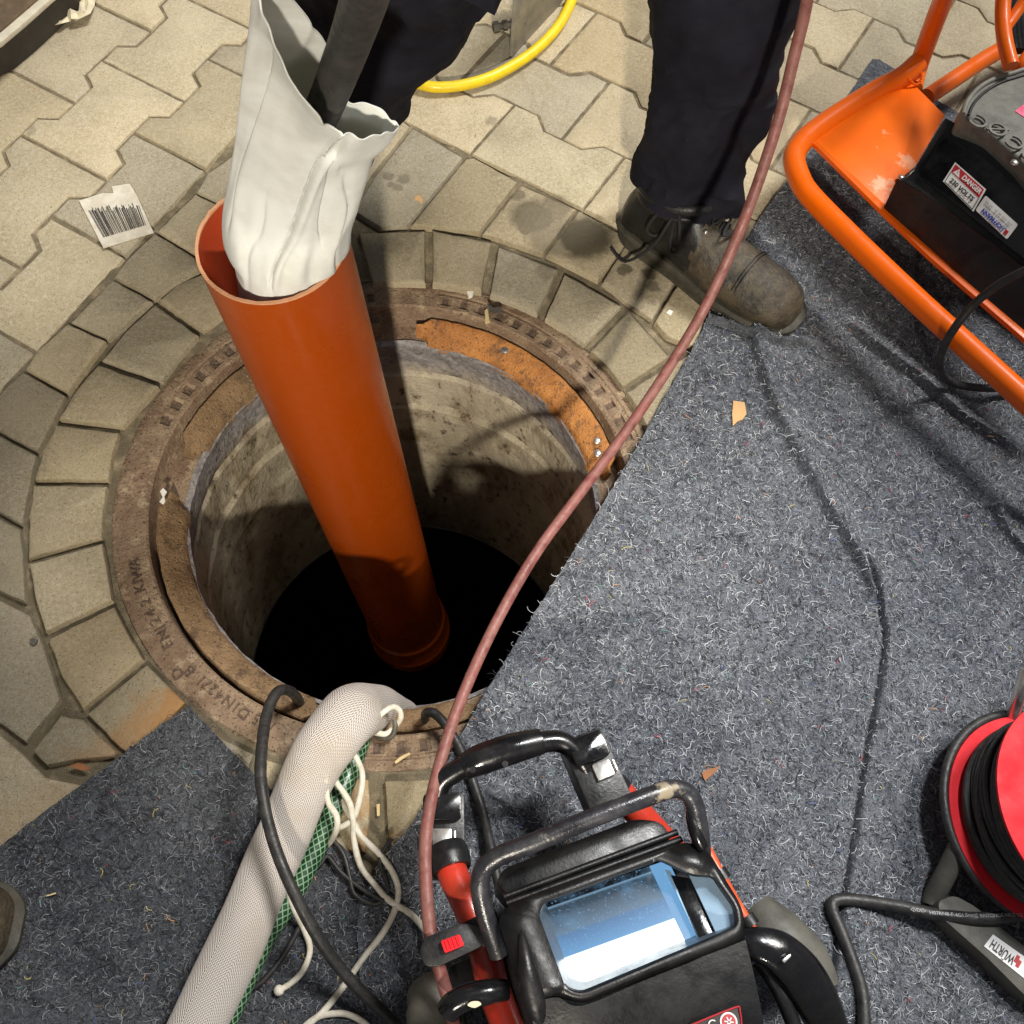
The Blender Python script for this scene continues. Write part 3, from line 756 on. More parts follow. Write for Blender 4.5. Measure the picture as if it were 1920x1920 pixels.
loft(bm, rg, caps=False); link('sawn_rim', bm, M_pipecut, pipe)
bm = bmesh.new(); loft(bm, [ringpts(PB0+ax*h, r) for h, r in ((.12, RP+.0005), (.115, RP+.006), (.05, RP+.007), (.045, RP+.011), (.02, RP+.011), (.015, RP+.007), (-.01, RP+.007), (-.012, RP-.003), (.05, RP-.004))], caps=False)
link('socket_end', bm, M_pipe, pipe)

lv = [
 None,
 [(427,440),(436,480),(460,520),(495,538),(535,541),(580,531),(620,508),(648,468),(638,430),(580,405),(510,395),(450,405)],
 [(428,340),(436,375),(462,410),(500,435),(545,447),(592,440),(638,420),(668,385),(655,350),(600,320),(520,305),(455,315)],
 [(440,240),(447,262),(475,292),(515,322),(565,345),(612,350),(662,335),(706,305),(698,262),(640,232),(560,210),(480,218)],
 [(470,60),(478,85),(505,130),(540,190),(588,262),(640,292),(690,292),(728,272),(712,235),(645,205),(600,140),(530,85)],
 [(480,-50),(489,0),(519,80),(553,157),(607,230),(648,253),(712,258),(745,241),(716,210),(646,182),(617,96),(556,8)]]
zs = [None, [.485]*12, [.57, .56, .55, .545, .545, .55, .56, .57, .585, .59, .59, .58], [.67, .66, .65, .64, .64, .64, .645, .65, .67, .68, .69, .68],
      [.86, .85, .81, .77, .72, .70, .69, .69, .70, .72, .76, .83], [1.0, .97, .92, .86, .79, .76, .73, .71, .72, .75, .82, .93]]
NTH = 216
levels = []
c0 = PT0-ax*.16
ring1 = [P(*q, z) for q, z in zip(lv[1], zs[1])]
mc = sum(ring1, Vector())/12
levels.append([c0+(q-mc).normalized()*.068 for q in ring1]); levels.append(ring1)
for i in (2, 3, 4, 5): levels.append([P(*q, z) for q, z in zip(lv[i], zs[i])])
rings6 = [cr(l, NTH//12, closed=True) for l in levels]
fine = []
for k in range(NTH):
    fine.append(cr([r[k] for r in rings6], 12))
CREASE = [(1.80, 2.60, .20, 1.0, .0050, .10, 1), (1.10, 1.50, .22, .50, .0026, .16, -1), (2.9, 2.55, .3, .70, .0035, .14, 1), (.60, .95, .35, .85, .0026, .18, 1), (3.3, 3.1, .2, .6, .003, .14, -1), (4.6, 4.9, .5, 1.0, .0035, .14, 1), (5.3, 5.0, .4, .9, .003, .14, -1)]
nl = len(fine[0]); rings = [[fine[k][i] for k in range(NTH)] for i in range(nl)]
for i, rg in enumerate(rings):
    t = i/(nl-1); cc = sum(rg, Vector())/len(rg)
    for k in range(NTH):
        p = rg[k]; nrm = (p-cc); nrm.z = 0; nrm.normalize(); a_ = 2*math.pi*k/NTH
        dsp = .0075*noise.noise(Vector((math.cos(a_)*1.9+t*1.2, math.sin(a_)*1.9, t*2.2)))+.0006*noise.noise(Vector((math.cos(a_)*5, math.sin(a_)*5, t*6)))
        for a0, a1, t0, t1, dp, wd_, sw in CREASE:
            if t0-.08 < t < t1+.08:
                u = (t-t0)/(t1-t0); ac = a0+(a1-a0)*u+.06*math.sin(u*7+a0*3); fd = max(0, min(1, (t-t0+.08)/.12, (t1+.08-t)/.12)); da = a_-ac
                dsp += -dp*fd*math.exp(-(da/(wd_*.42))**2) + dp*.7*fd*math.exp(-((da-sw*wd_*1.1)/(wd_*.9))**2)
        if t > .9: dsp += .003*(t-.9)*10*noise.noise(Vector((math.cos(a_)*4, math.sin(a_)*4, 2)))
        if t < .2: dsp = -abs(dsp)*.6
        rg[k] = p+nrm*dsp+Vector((0, 0, (max(0, t-.94))*.06*noise.noise(Vector((math.cos(a_)*5, math.sin(a_)*5, 6)))))
bm = bmesh.new(); loft(bm, rings, caps=False); o = link('pipe_liner', bm, M_cloth, None, base=Vector(mc))
tag(o, 'white felt liner sleeve standing open out of the orange pipe mouth', 'liner')
sm = o.modifiers.new('thickness', 'SOLIDIFY'); sm.thickness = .0009; sm.offset = 0

o = tubeobj('push_rod', [P(712, -110, .99), P(682, 0, .91), P(650, 95, .835), P(617, 180, .765), P(595, 232, .72), P(572, 310, .60), P(556, 390, .48)], .0140, M_rodgrey, n=8, seg=20, base=P(617, 180, .66))
tag(o, 'thick dark grey hose pushed down into the white liner', 'hose')
o = tubeobj('supply_hose', [P(672, -120, 1.0), P(655, -10, .90), P(645, 45, .86), P(632, 100, .80), P(615, 165, .74), P(590, 235, .66)], .0055, M_redhose, n=8, base=P(634, 100, .72))
tag(o, 'short stretch of thin dark red hose beside the thick grey hose', 'hose')

# ================================================================ WORKERS
def boot(parent, heel, direc, L=.305, h=.13, scale=1.0, dark=.45, ankle=.20):
    """lofted work boot; heel point on the ground, direction of the toe"""
    d_ = Vector((direc.x, direc.y, 0)).normalized(); s_ = Vector((d_.y, -d_.x, 0)); z0 = heel.z
    st = [(0.0, .046, .05, .078), (.03, .066, .045, .098), (.09, .078, .0, .128), (.2, .083, 0, .150), (.32, .084, 0, .150), (.42, .088, 0, .130), (.52, .096, 0, .112), (.64, .104, 0, .099), (.76, .107, 0, .088), (.87, .102, 0, .079), (.94, .088, 0, .069), (.98, .064, 0, .052), (1.0, .035, .0, .034)]
    def ringat(t, w_, top, bot=.022, n=28, off=0.0):
        c = heel+d_*(t*L)+s_*(.010*math.sin(t*2.8)); out = []
        for k in range(n):
            a_ = 2*math.pi*k/n; cx = math.cos(a_); cy = math.sin(a_)
            xx = math.copysign(abs(cx)**.75, cx)*w_/2; 
            yy = (bot+top)/2+math.copysign(abs(cy)**(.8 if cy > 0 else .5), cy)*(top-bot)/2
            if cy > 0: xx *= 1-.28*cy
            out.append(c+s_*xx+Vector((0, 0, yy)))
        return out
    bm = bmesh.new(); rings = [ringat(t, w_, top) for t, w_, b_, top in st]
    fr = []
    cols = [cr([r[k] for r in rings], 5) for k in range(28)]
    for i in range(len(cols[0])):
        rg = [cols[k][i] for k in range(28)]
        for q in rg:
            q += Vector((0, 0, .0022*noise.noise(q*38)+.0012*noise.noise(q*110)))
            tt = (q-heel).dot(d_)/L
            q += Vector((0, 0, -.0030*(math.exp(-((tt-.60)/.012)**2)+math.exp(-((tt-.66)/.014)**2)))) if q.z > .06 else Vector()
        fr.append(rg)
    cut = int(len(fr)*dark)
    bmx = bmesh.new(); loft(bmx, fr, caps=True)
    me_mats = [M_boot, M_bootdark]
    bt = link('boot', bmx, me_mats, parent)
    hb = base_of(bt)
    for p in bt.data.polygons:
        c = p.center+hb; tt = (c-heel).dot(d_)/L
        if tt < dark+.05*noise.noise(c*30): p.material_index = 1
    # ankle shaft
    bm = bmesh.new(); c = heel+d_*(.22*L)
    rg = []
    for z, rx, ry in ((.10, .058, .040), (.13, .056, .042), (.16, .052, .043), (.19, .055, .046), (ankle+.02, .058, .048), (ankle+.02, .052, .043), (.15, .045, .037)):
        rg.append([c+d_*rx*math.cos(2*math.pi*k/24)+s_*ry*math.sin(2*math.pi*k/24)+Vector((0, 0, z)) for k in range(24)])
    loft(bm, rg, caps=False); link('boot_shaft', bm, M_bootdark, bt)
    # sole
    bm = bmesh.new(); top = []; n = 60
    outl = []
    ws = [(0.0, .040), (.02, .058), (.08, .076), (.2, .082), (.35, .080), (.5, .092), (.65, .108), (.78, .112), (.88, .106), (.95, .088), (1.0, .055), (1.015, .028)]
    Lf = []; Rt = []
    for t, w_ in ws:
        c = heel+d_*(t*L)+s_*(.010*math.sin(t*2.8)); Lf.append(c-s_*w_/2); Rt.append(c+s_*w_/2)
    outl = cr(Lf, 5)+cr(Rt[::-1], 5)
    r0 = [p+Vector((0, 0, .001)) for p in outl]; cen = sum(outl, Vector())/len(outl)
    def sc_(p, k, z): q = cen+(p-cen)*k; q.z = z0+z; return q
    r1 = [sc_(p, 1.0, .006) for p in outl]; r2 = [sc_(p, .985, .015) for p in outl]; r3 = [sc_(p, 1.03, .019) for p in outl]; r4 = [sc_(p, 1.03, .026) for p in outl]; r5 = [sc_(p, .96, .031) for p in outl]
    loft(bm, [r0, r1, r2, r3, r4, r5], caps=True); link('sole', bm, M_sole, bt)
    # laces: zigzag on the instep and a trailing end
    pts = []
    for i in range(9):
        t = .30+.27*i/8; hgt = .153-.33*(t-.30)*.45; x = (.022 if i % 2 else -.022)
        pts.append(heel+d_*(t*L)+s_*x+Vector((0, 0, hgt+.004)))
    bm = bmesh.new(); tube(bm, cr(pts, 4), .0024, 8)
    for k in range(3):
        t = .34+.08*k
        tube(bm, cr([heel+d_*(t*L)-s_*.03+Vector((0, 0, .134-.04*k*.5)), heel+d_*(t*L)+Vector((0, 0, .157-.03*k*.6)), heel+d_*(t*L)+s_*.03+Vector((0, 0, .134-.04*k*.5))], 4), .0024, 8)
    link('laces', bm, M_lace, bt)
    # padded collar, quarter seams and the lace bow
    bm = bmesh.new()
    cc_ = heel+d_*(.24*L)
    tube(bm, [cc_+d_*.062*math.cos(a_)+s_*.046*math.sin(a_)+Vector((0, 0, .140+.012*math.cos(a_))) for a_ in [k/32*6.283 for k in range(32)]], .0095, 10, closed=True, wob=.2)
    tube(bm, [cc_+d_*.060*math.cos(a_)+s_*.0455*math.sin(a_)+Vector((0, 0, .120+.010*math.cos(a_))) for a_ in [k/32*6.283 for k in range(32)]], .0080, 10, closed=True, wob=.2)
    link('padded_collar', bm, M_bootdark, bt)
    bm = bmesh.new()
    for sg in (1, -1):
        tube(bm, cr([heel+d_*(.50*L)+s_*sg*.047+Vector((0, 0, .045)), heel+d_*(.44*L)+s_*sg*.046+Vector((0, 0, .085)), heel+d_*(.36*L)+s_*sg*.040+Vector((0, 0, .118))], 6), .0013, 6)
        tube(bm, cr([heel+d_*(.04*L)+s_*sg*.036+Vector((0, 0, .06)), heel+d_*(.20*L)+s_*sg*.0425+Vector((0, 0, .055)), heel+d_*(.50*L)+s_*sg*.0475+Vector((0, 0, .050))], 6), .0013, 6)
    link('quarter_seam', bm, M_lace, bt)
    bm = bmesh.new(); kn_ = heel+d_*(.30*L)+s_*.036+Vector((0, 0, .140))
    for pp in ([kn_, kn_+s_*.022+Vector((0, 0, -.02)), kn_+s_*.030-d_*.012+Vector((0, 0, -.07)), kn_+s_*.034-d_*.05+Vector((0, 0, -.132)), kn_+s_*.026-d_*.085+Vector((0, 0, -.134))],
               [kn_, kn_+s_*.018+d_*.018+Vector((0, 0, -.012)), kn_+s_*.026+d_*.030+Vector((0, 0, -.055)), kn_+s_*.018+d_*.012+Vector((0, 0, -.065)), kn_+Vector((0, 0, -.004))],
               [kn_, kn_+s_*.020-d_*.020+Vector((0, 0, -.010)), kn_+s_*.026-d_*.030+Vector((0, 0, -.050)), kn_+s_*.016-d_*.012+Vector((0, 0, -.055)), kn_]):
        tube(bm, cr(pp, 6), .0026, 8)
    link('lace_bow', bm, M_lace, bt)
    # stitched toe cap seam and eyelets
    bm = bmesh.new()
    for t in (.70, .715):
        i = 0
        ringp = ringat(t, .107, .094-.0*t, n=28); arc = [q+Vector((0, 0, .0010)) for q in ringp[1:14]]
        tube(bm, arc, .0011, 6)
    link('toe_cap_seam', bm, M_bootdark, bt)
    for t, sx in ((.26, 1), (.36, 1), (.46, 1)):
        bm = bmesh.new(); p = heel+d_*(t*L)+s_*(.031)+Vector((0, 0, .139-.10*(t-.26)))
        bmesh.ops.create_uvsphere(bm, u_segments=10, v_segments=6, radius=.004); bmesh.ops.translate(bm, vec=p, verts=bm.verts); link('eyelet', bm, M_steel, bt)
    return bt, d_, s_

def trouser_leg(path, radii, seedv, nseg=80, hem_open=True):
    pts = cr(path, 20); n = len(pts); bm = bmesh.new()
    rr = [np.interp(i/(n-1), np.linspace(0, 1, len(radii)), radii) for i in range(n)]
    rings = []
    for i, p in enumerate(pts):
        t = (pts[min(i+1, n-1)]-pts[max(i-1, 0)]).normalized(); x = t.cross(Vector((0, 1, 0))).normalized(); y = t.cross(x).normalized(); rg = []
        for k in range(nseg):
            a_ = 2*math.pi*k/nseg; q = x*math.cos(a_)+y*math.sin(a_)
            w1 = noise.noise(Vector((math.cos(a_)*1.3+seedv, math.sin(a_)*1.3, p.z*9+math.sin(a_*1.0+seedv)*1.2)))
            w2 = abs(noise.noise(Vector((math.cos(a_)*1.1+seedv*2, math.sin(a_)*1.1, p.z*13+math.cos(a_+1)*1.6+7))))
            amp = 1.5 if i < n*.45 else 1.1; w2 = min(w2, .25)
            hz = p.z*21+2.2*math.sin(a_+seedv)+1.5*noise.noise(Vector((math.cos(a_)*1.5, math.sin(a_)*1.5, p.z*6+seedv)))
            w3 = math.sin(hz)**2; fz = max(0, 1-i/(n*.55)); w4 = abs(noise.noise(Vector((math.cos(a_)*2.1+seedv, math.sin(a_)*2.1, p.z*16+a_*.0+3))))
            rg.append(p+q*(rr[i]*1.0+(.012*w1+.013*(.25-w2))*amp+.0065*fz*w3*(.5+.8*noise.noise(Vector((math.cos(a_)*2, math.sin(a_)*2, p.z*12))))+.0025*max(0, .12-w4)/.12))
        rings.append(rg)
    inner = [[p+(q-p)*.93 for q in rings[0]] for p in [pts[0]]]
    up = [[pts[2]+(q-pts[2])*.9 for q in rings[2]]]
    loft(bm, [up[0], inner[0]]+rings, caps=False)
    return bm

def skin_body(name, verts, edges, radii, mt, parent):
    me = bpy.data.meshes.new(name); me.from_pydata([tuple(v) for v in verts], edges, [])
    o = bpy.data.objects.new(name, me); COL.objects.link(o)
    sk = o.modifiers.new('skin', 'SKIN'); sk.use_smooth_shade = True
    for i, r in enumerate(radii):
        me.skin_vertices[0].data[i].radius = (r, r)
    me.skin_vertices[0].data[0].use_root = True
    ss = o.modifiers.new('sub', 'SUBSURF'); ss.levels = 1; ss.render_levels = 1
    m2 = bpy.data.meshes.new_from_object(o.evaluated_get(bpy.context.evaluated_depsgraph_get()))
    bpy.data.objects.remove(o); return link(name, m2, mt, parent)

def figure(parent, pel, chest, neck, head, armL, armR, legL, legR):
    """clothed jacket and one-piece body; all lists of points"""
    V = []; E = []; Rr = []
    def add(p, r, prev=None):
        V.append(Vector(p)); Rr.append(r)
        if prev is not None: E.append((prev, len(V)-1))
        return len(V)-1
    root = add(pel, .13); mid = add(Vector(pel).lerp(Vector(chest), .5), .13, root); ch = add(chest, .15, mid); nk = add(neck, .055, ch)
    hd = add(Vector(head)+(Vector(neck)-Vector(head))*.3, .078, nk); ht = add(head, .09, hd); top = add(Vector(head)+(Vector(head)-Vector(neck)).normalized()*.07, .07, ht)
    add(Vector(head)+Vector((0, 0, -.01))+(Vector(armL[-1])-Vector(head)).normalized()*.095, .014, ht)
    for arm in (armL, armR):
        a0 = add(arm[0], .062, ch); a1 = add(arm[1], .045, a0); a2 = add(arm[2], .030, a1)
        dirh = (Vector(arm[2])-Vector(arm[1])).normalized(); sd = dirh.cross(Vector((0, 0, 1))).normalized()
        palm = add(Vector(arm[2])+dirh*.06, .030, a2)
        for k, (sx, ln) in enumerate(((-.033, .060), (-.012, .078), (.012, .074), (.032, .058))):
            p1 = add(V[palm]+sd*sx+dirh*.035, .0095, palm); p2 = add(V[p1]+dirh*ln*.5+Vector((0, 0, -.010)), .0088, p1); add(V[p2]+dirh*ln*.35+Vector((0, 0, -.022)), .0075, p2)
        th = add(V[a2]+sd*(-.045)+dirh*.03+Vector((0, 0, -.012)), .011, a2); add(V[th]+dirh*.04-sd*.006+Vector((0, 0, -.016)), .009, th)
    for leg in (legL, legR):
        l0 = add(leg[0], .095, root)
        for i, q in enumerate(leg[1:]): l0 = add(q, (.062, .042, .042, .04)[i] if len(leg) == 3 else (.062, .05, .042, .04)[i], l0)
    return skin_body('body', V, E, Rr, M_skin, parent)

def jacket(parent, pel, chest, neck, armL, armR):
    V = []; E = []; Rr = []
    def add(p, r, prev=None):
        V.append(Vector(p)); Rr.append(r)
        if prev is not None: E.append((prev, len(V)-1))
        return len(V)-1
    root = add(pel, .165); mid = add(Vector(pel).lerp(Vector(chest), .5), .165, root); ch = add(chest, .185, mid); add(Vector(chest).lerp(Vector(neck), .75), .085, ch)
    for arm in (armL, armR):
        a0 = add(arm[0], .085, ch); a1 = add(arm[1], .064, a0); add(Vector(arm[1]).lerp(Vector(arm[2]), .9), .046, a1)
    return skin_body('jacket', V, E, Rr, M_jacket, parent)

# worker beyond the manhole
pa = thing('person', Vector((-.05, 1.25, 0)), 'worker in black trousers and dusty lace boots standing behind the manhole', 'person')
heelR = P(1172, 422, 0); toeR = P(1478, 612, 0)
b1_, d1_, s1_ = boot(pa, heelR, toeR-heelR, L=(toeR-heelR).length*1.02, dark=.46)
b1_['label'] = 'boot with black heel and dusty brown toe on the felt mat edge'
trR = [P(1288, 338, .125), P(1303, 292, .175), P(1318, 235, .24), P(1335, 120, .34), P(1362, -10, .46), P(1395, -190, .58), P(1400, -330, .67)]
bm = trouser_leg(trR, [.086, .084, .081, .084, .093, .10, .11], 3.1)
heelL = P(585, 285, 0); boot(pa, heelL, Vector((-.12, -1, 0)), L=.3)
trL = [P(580, 292, .085), P(604, 235, .16), P(632, 175, .23), P(668, 95, .32), P(712, 5, .42), P(770, -130, .55), P(800, -260, .66)]
bm2 = trouser_leg(trL, [.088, .09, .092, .098, .110, .12, .13], 8.7)
me2 = bpy.data.meshes.new('tmp'); bm2.to_mesh(me2); bm2.free(); bm.from_mesh(me2)
hipR, hipL = Vector((.10, 1.46, .86)), Vector((-.16, 1.48, .86))
for kn, hp, pv, r0 in ((trR[-1], hipR, trR[-2], .108), (trL[-1], hipL, trL[-2], .130)): tube(bm, cr([kn+(pv-kn).normalized()*.05, kn, kn.lerp(hp, .5), hp], 6), [r0, r0+.004, .128, .135], 32, wob=.3)
bmesh.ops.recalc_face_normals(bm, faces=bm.faces)
link('trousers', bm, M_trouser, pa)
AL = [(-.26, 1.28, 1.26), (-.42, 1.02, 1.12), (-.30, .74, 1.16)]; AR = [(.16, 1.28, 1.26), (.12, 1.0, 1.14), (-.08, .76, 1.18)]
figure(pa, (-.03, 1.48, .90), (-.05, 1.30, 1.25), (-.05, 1.20, 1.42), (-.07, 1.10, 1.55), AL, AR,
       [hipL, trL[-1], trL[0]], [hipR, trR[-1], trR[-2], trR[2]])
jacket(pa, (-.03, 1.48, .92), (-.05, 1.30, 1.25), (-.05, 1.20, 1.42), AL, AR)
for pts in ([P(574, 24, .62), P(572, 10, .64), P(573, -2, .65)], [P(592, 46, .60), P(603, 28, .61), P(604, 18, .62)]):
    pass

# person standing at the lower left (takes the picture)
pb = thing('person', Vector((-.55, -.12, 0)), 'second worker at the lower left corner of whom only one brown boot tip shows', 'person')
hB = P(30, 1812, 0)-Vector((.335, -.01, 0)); boot(pb, hB, Vector((1, .10, 0)), L=.33, dark=.2)[0]['label'] = 'scuffed olive brown boot toe on the smaller mat'
hB2 = Vector((-.80, -.40, 0)); boot(pb, hB2, Vector((.9, .3, 0)), L=.31, dark=.2)
bm = trouser_leg([hB+Vector((.06, 0, .10)), hB+Vector((.05, -.02, .3)), hB+Vector((.06, -.05, .5)), hB+Vector((.1, -.12, .85))], [.085, .08, .085, .11], 1.7)
bm2 = trouser_leg([hB2+Vector((.06, 0, .10)), hB2+Vector((.05, .0, .3)), hB2+Vector((.08, .02, .5)), hB2+Vector((.14, .06, .85))], [.085, .08, .085, .11], 5.7)
me2 = bpy.data.meshes.new('tmp'); bm2.to_mesh(me2); bm2.free(); bm.from_mesh(me2); link('trousers', bm, M_trouser, pb)
pelB, chB, nkB, hdB = (-.74, -.26, .92), (-.62, -.30, 1.27), (-.54, -.29, 1.44), (-.46, -.27, 1.57)
ALb = [(-.60, -.12, 1.38), (-.64, -.06, 1.12), (-.58, -.02, .90)]; ARb = [(-.56, -.46, 1.36), (-.60, -.56, 1.10), (-.52, -.60, .88)]
figure(pb, pelB, chB, nkB, hdB, ALb, ARb, [Vector((-.70, -.14, .86)), hB+Vector((.06, -.05, .5)), hB+Vector((.07, 0, .1))], [Vector((-.72, -.38, .86)), hB2+Vector((.08, .02, .5)), hB2+Vector((.07, 0, .1))])
jacket(pb, pelB, chB, nkB, ALb, ARb)

# ================================================================ HOSES AND CORDS
def zm(x, y, dz=0):   # on top of the mats
    p = P(x, y, .01); return P(x, y, .009+dz)
hp = [P(780, -20, .012), P(755, 60, .012), P(770, 140, .012), P(800, 161, .012), P(850, 162, .012), P(905, 150, .012), P(955, 127, .012), P(1005, 93, .012), P(1042, 55, .012), P(1066, 15, .012), P(1080, -30, .012), P(1080, -100, .012), P(1040, -180, .012)]
o = tubeobj('yellow_hose', hp, .0098, M_yellow, n=8, seg=18, base=P(905, 150, 0)); tag(o, 'bright yellow hose curving over the paving between the two legs', 'hose')
rp = [P(1530, -160, .70), P(1513, 0, .60), P(1488, 110, .54), P(1455, 240, .47), P(1400, 400, .38), P(1330, 560, .29), P(1260, 680, .23), P(1180, 800, .19), P(1080, 935, .16), P(1010, 1030, .15), P(950, 1130, .15), P(895, 1240, .15), P(850, 1350, .16), P(820, 1450, .17), P(803, 1530, .18), P(797, 1600, .185), P(800, 1680, .19), P(808, 1755, .195), P(828, 1830, .18), P(850, 1920, .15), P(860, 2050, .08)]
o = tubeobj('camera_cable', rp, .0069, M_redhose, n=8, seg=16, base=P(1010, 1030, .15)); tag(o, 'long reddish brown hose crossing over the manhole to the black monitor case', 'hose')

# woven sleeve hose
def flatk(t): return .74
wpth = [P(790, 1400, -.55), P(765, 1360, -.30), P(722, 1338, -.13), P(690, 1330, -.03), P(655, 1342, .035), P(618, 1385, .055), P(585, 1440, .055), P(548, 1525, .05), P(505, 1625, .048), P(462, 1725, .048), P(415, 1825, .048), P(368, 1925, .048), P(300, 2070, .048)]
bm = bmesh.new(); pts = cr(wpth, 12); n = len(pts)
tube(bm, pts, [.030, .032, .034, .036, .0375, .037, .035, .033, .031, .031, .0315, .032, .032], 48, uvscale=1.0, flat=.66)
for v in bm.verts:
    v.co += Vector((noise.noise(v.co*14), noise.noise(v.co*14+Vector((5, 5, 5))), noise.noise(v.co*14+Vector((9, 2, 7)))))*.0035
bmesh.ops.recalc_face_normals(bm, faces=bm.faces)
o = link('sleeve_hose', bm, M_weave, base=P(505, 1625, 0)); tag(o, 'wide pale woven sleeve hose coming up out of the manhole', 'hose')

gp = [P(715, 1330, -.12), P(700, 1336, -.04), P(685, 1362, .0), P(668, 1410, .012), P(650, 1460, .018), P(628, 1510, .02), P(606, 1560, .02), P(582, 1612, .02), P(555, 1665, .02), P(522, 1718, .02), P(490, 1770, .02), P(460, 1835, .02), P(420, 1925, .02), P(380, 2020, .02)]
o = tubeobj('mesh_hose', gp, .0132, M_green, n=10, seg=24, uvscale=1.0, base=P(606, 1560, 0)); tag(o, 'dark green hose with light green net pattern beside the woven sleeve', 'hose')

bc = [P(590, 1400, -.30), P(572, 1345, -.12), P(556, 1308, -.01), P(538, 1294, .045), P(518, 1300, .07), P(500, 1340, .085), P(491, 1400, .105), P(489, 1460, .115), P(500, 1530, .115), P(520, 1600, .115), P(552, 1675, .11), P(595, 1755, .09), P(650, 1830, .06), P(740, 1920, .03), P(820, 2000, .02)]
o = tubeobj('black_cable', bc, .0068, M_cable, n=8, seg=14, base=P(500, 1530, 0)); tag(o, 'black cable looping out of the manhole and across the woven sleeve', 'cable', 'black cables coming out of the manhole')
bm = bmesh.new()
cpp = cr(bc, 8)
for k in range(36, 58, 4): tube(bm, cpp[k:k+3], .0072, 14)
tp = link('tape_wrap', bm, M_rodgrey, o); tp.data.transform(Matrix.Translation((0, 0, 0)))

GR = {'white_cord': 'white cords tangled beside the sleeve hose', 'thin_black_cord': 'thin black cords lying under the green hose', 'black_cable': 'black cables coming out of the manhole'}
def cord(name, pts, r, mt, label, cat='cord', seg=10, group=None):
    group = group or GR.get(name)
    o = tubeobj(name, pts, r, mt, n=8, seg=seg, base=Vector((pts[len(pts)//2].x, pts[len(pts)//2].y, 0)), wob=.12); tag(o, label, cat, group); return o
cord('white_cord', [P(664, 1362, .03), P(653, 1380, .04), P(655, 1402, .045), P(669, 1423, .045), P(679, 1449, .045), P(677, 1484, .04), P(665, 1529, .03), P(647, 1547, .025), P(630, 1550, .02), P(600, 1535, .012), P(580, 1526, .01)], .0037, M_wcord, 'white cord bending in a wide loop right of the green hose above the mat corner')
cord('white_cord', [P(660, 1370, .03), P(640, 1395, .05), P(626, 1425, .05), P(628, 1461, .045), P(644, 1485, .045), P(656, 1508, .04), P(662, 1540, .03), P(664, 1578, .015), P(677, 1625, .012), P(704, 1660, .012), P(730, 1688, .012), P(768, 1712, .012), P(795, 1742, .02), P(806, 1765, .03)], .0037, M_wcord, 'long white cord running from the sleeve to the clamp with the red slider')
cord('white_cord', [P(612, 1455, .07), P(611, 1475, .06), P(616, 1505, .055), P(631, 1530, .055), P(630, 1558, .05), P(612, 1585, .012), P(580, 1583, .010), P(560, 1598, .010), P(544, 1616, .012), P(540, 1650, .03), P(547, 1693, .03), P(572, 1747, .012), P(581, 1782, .010), P(568, 1820, .010), P(547, 1842, .010), P(524, 1857, .011)], .0037, M_wcord, 'white cord hugging the sleeve and ending in a knot on the mat')
cord('white_cord', [P(640, 1500, .03), P(662, 1540, .026), P(676, 1566, .02), P(712, 1602, .012), P(737, 1637, .012), P(747, 1672, .012), P(738, 1712, .011), P(716, 1752, .011), P(680, 1798, .011), P(645, 1848, .011), P(610, 1892, .011), P(575, 1925, .011), P(520, 1980, .011)], .0037, M_wcord, 'white cord sweeping in a long bow down to the bottom edge left of the case')
cord('white_cord', [P(560, 1935, .010), P(590, 1910, .010), P(622, 1901, .010), P(655, 1903, .010), P(690, 1925, .010), P(720, 1970, .010)], .0037, M_wcord, 'small arc of white cord at the bottom edge of the photo')
cord('white_cord', [P(700, 1395, -.05), P(690, 1375, .0), P(697, 1360, .02), P(709, 1345, .03), P(722, 1333, .035), P(737, 1325, .03), P(749, 1332, .02), P(751, 1346, .01), P(742, 1360, .0), P(724, 1376, -.003), P(700, 1373, .0), P(690, 1378, -.02)], .0037, M_wcord, 'white cord tied in a small loop to the hook on the near rim')
bm = bmesh.new(); bmesh.ops.create_uvsphere(bm, u_segments=12, v_segments=8, radius=.0062); bmesh.ops.translate(bm, vec=P(523, 1857, .012), verts=bm.verts)
kn = link('cord_knot', bm, M_wcord, [o_ for o_ in COL.objects if o_.get('label', '').startswith('white cord hugging')][0])
cord('thin_black_cord', [P(560, 1570, .02), P(552, 1600, .012), P(558, 1625, .012), P(575, 1635, .012), P(600, 1622, .012), P(614, 1606, .012), P(640, 1636, .012), P(680, 1668, .012), P(720, 1690, .012)], .0026, M_cable, 'thin black cord hooked under the green hose')
cord('thin_black_cord', [P(610, 1560, .012), P(622, 1572, .012), P(644, 1602, .012), P(656, 1645, .012), P(664, 1675, .012), P(690, 1692, .012), P(712, 1692, .012), P(727, 1672, .012), P(722, 1645, .012), P(712, 1622, .012), P(716, 1600, .012), P(735, 1572, .012)], .0026, M_cable, 'thin black cord making a pocket shaped loop below the stone gap')
cord('thin_black_cord', [P(565, 1730, .012), P(545, 1770, .010), P(520, 1808, .010), P(490, 1842, .010), P(455, 1865, .010), P(430, 1875, .012)], .0034, M_cable, 'thin black cord lying across the mat under the green hose end')
o = cord('black_cable', [P(800, 1400, -.25), P(797, 1350, -.04), P(802, 1336, .005), P(820, 1342, .012), P(846, 1374, .014), P(869, 1419, .016), P(892, 1481, .018), P(908, 1535, .02), P(921, 1592, .03), P(940, 1680, .04)], .0062, M_cable, 'black cable coming over the near rim and under the case handle', 'cable')
# hook on the rim
o = tubeobj('rim_hook', [P(704, 1381, -.012), P(722, 1385, -.006), P(735, 1380, .0), P(741, 1365, .004), P(740, 1350, .006)], .0034, M_bolt, n=6, base=P(722, 1380, 0)); tag(o, 'small bent metal hook holding the cord on the near rim', 'hook')

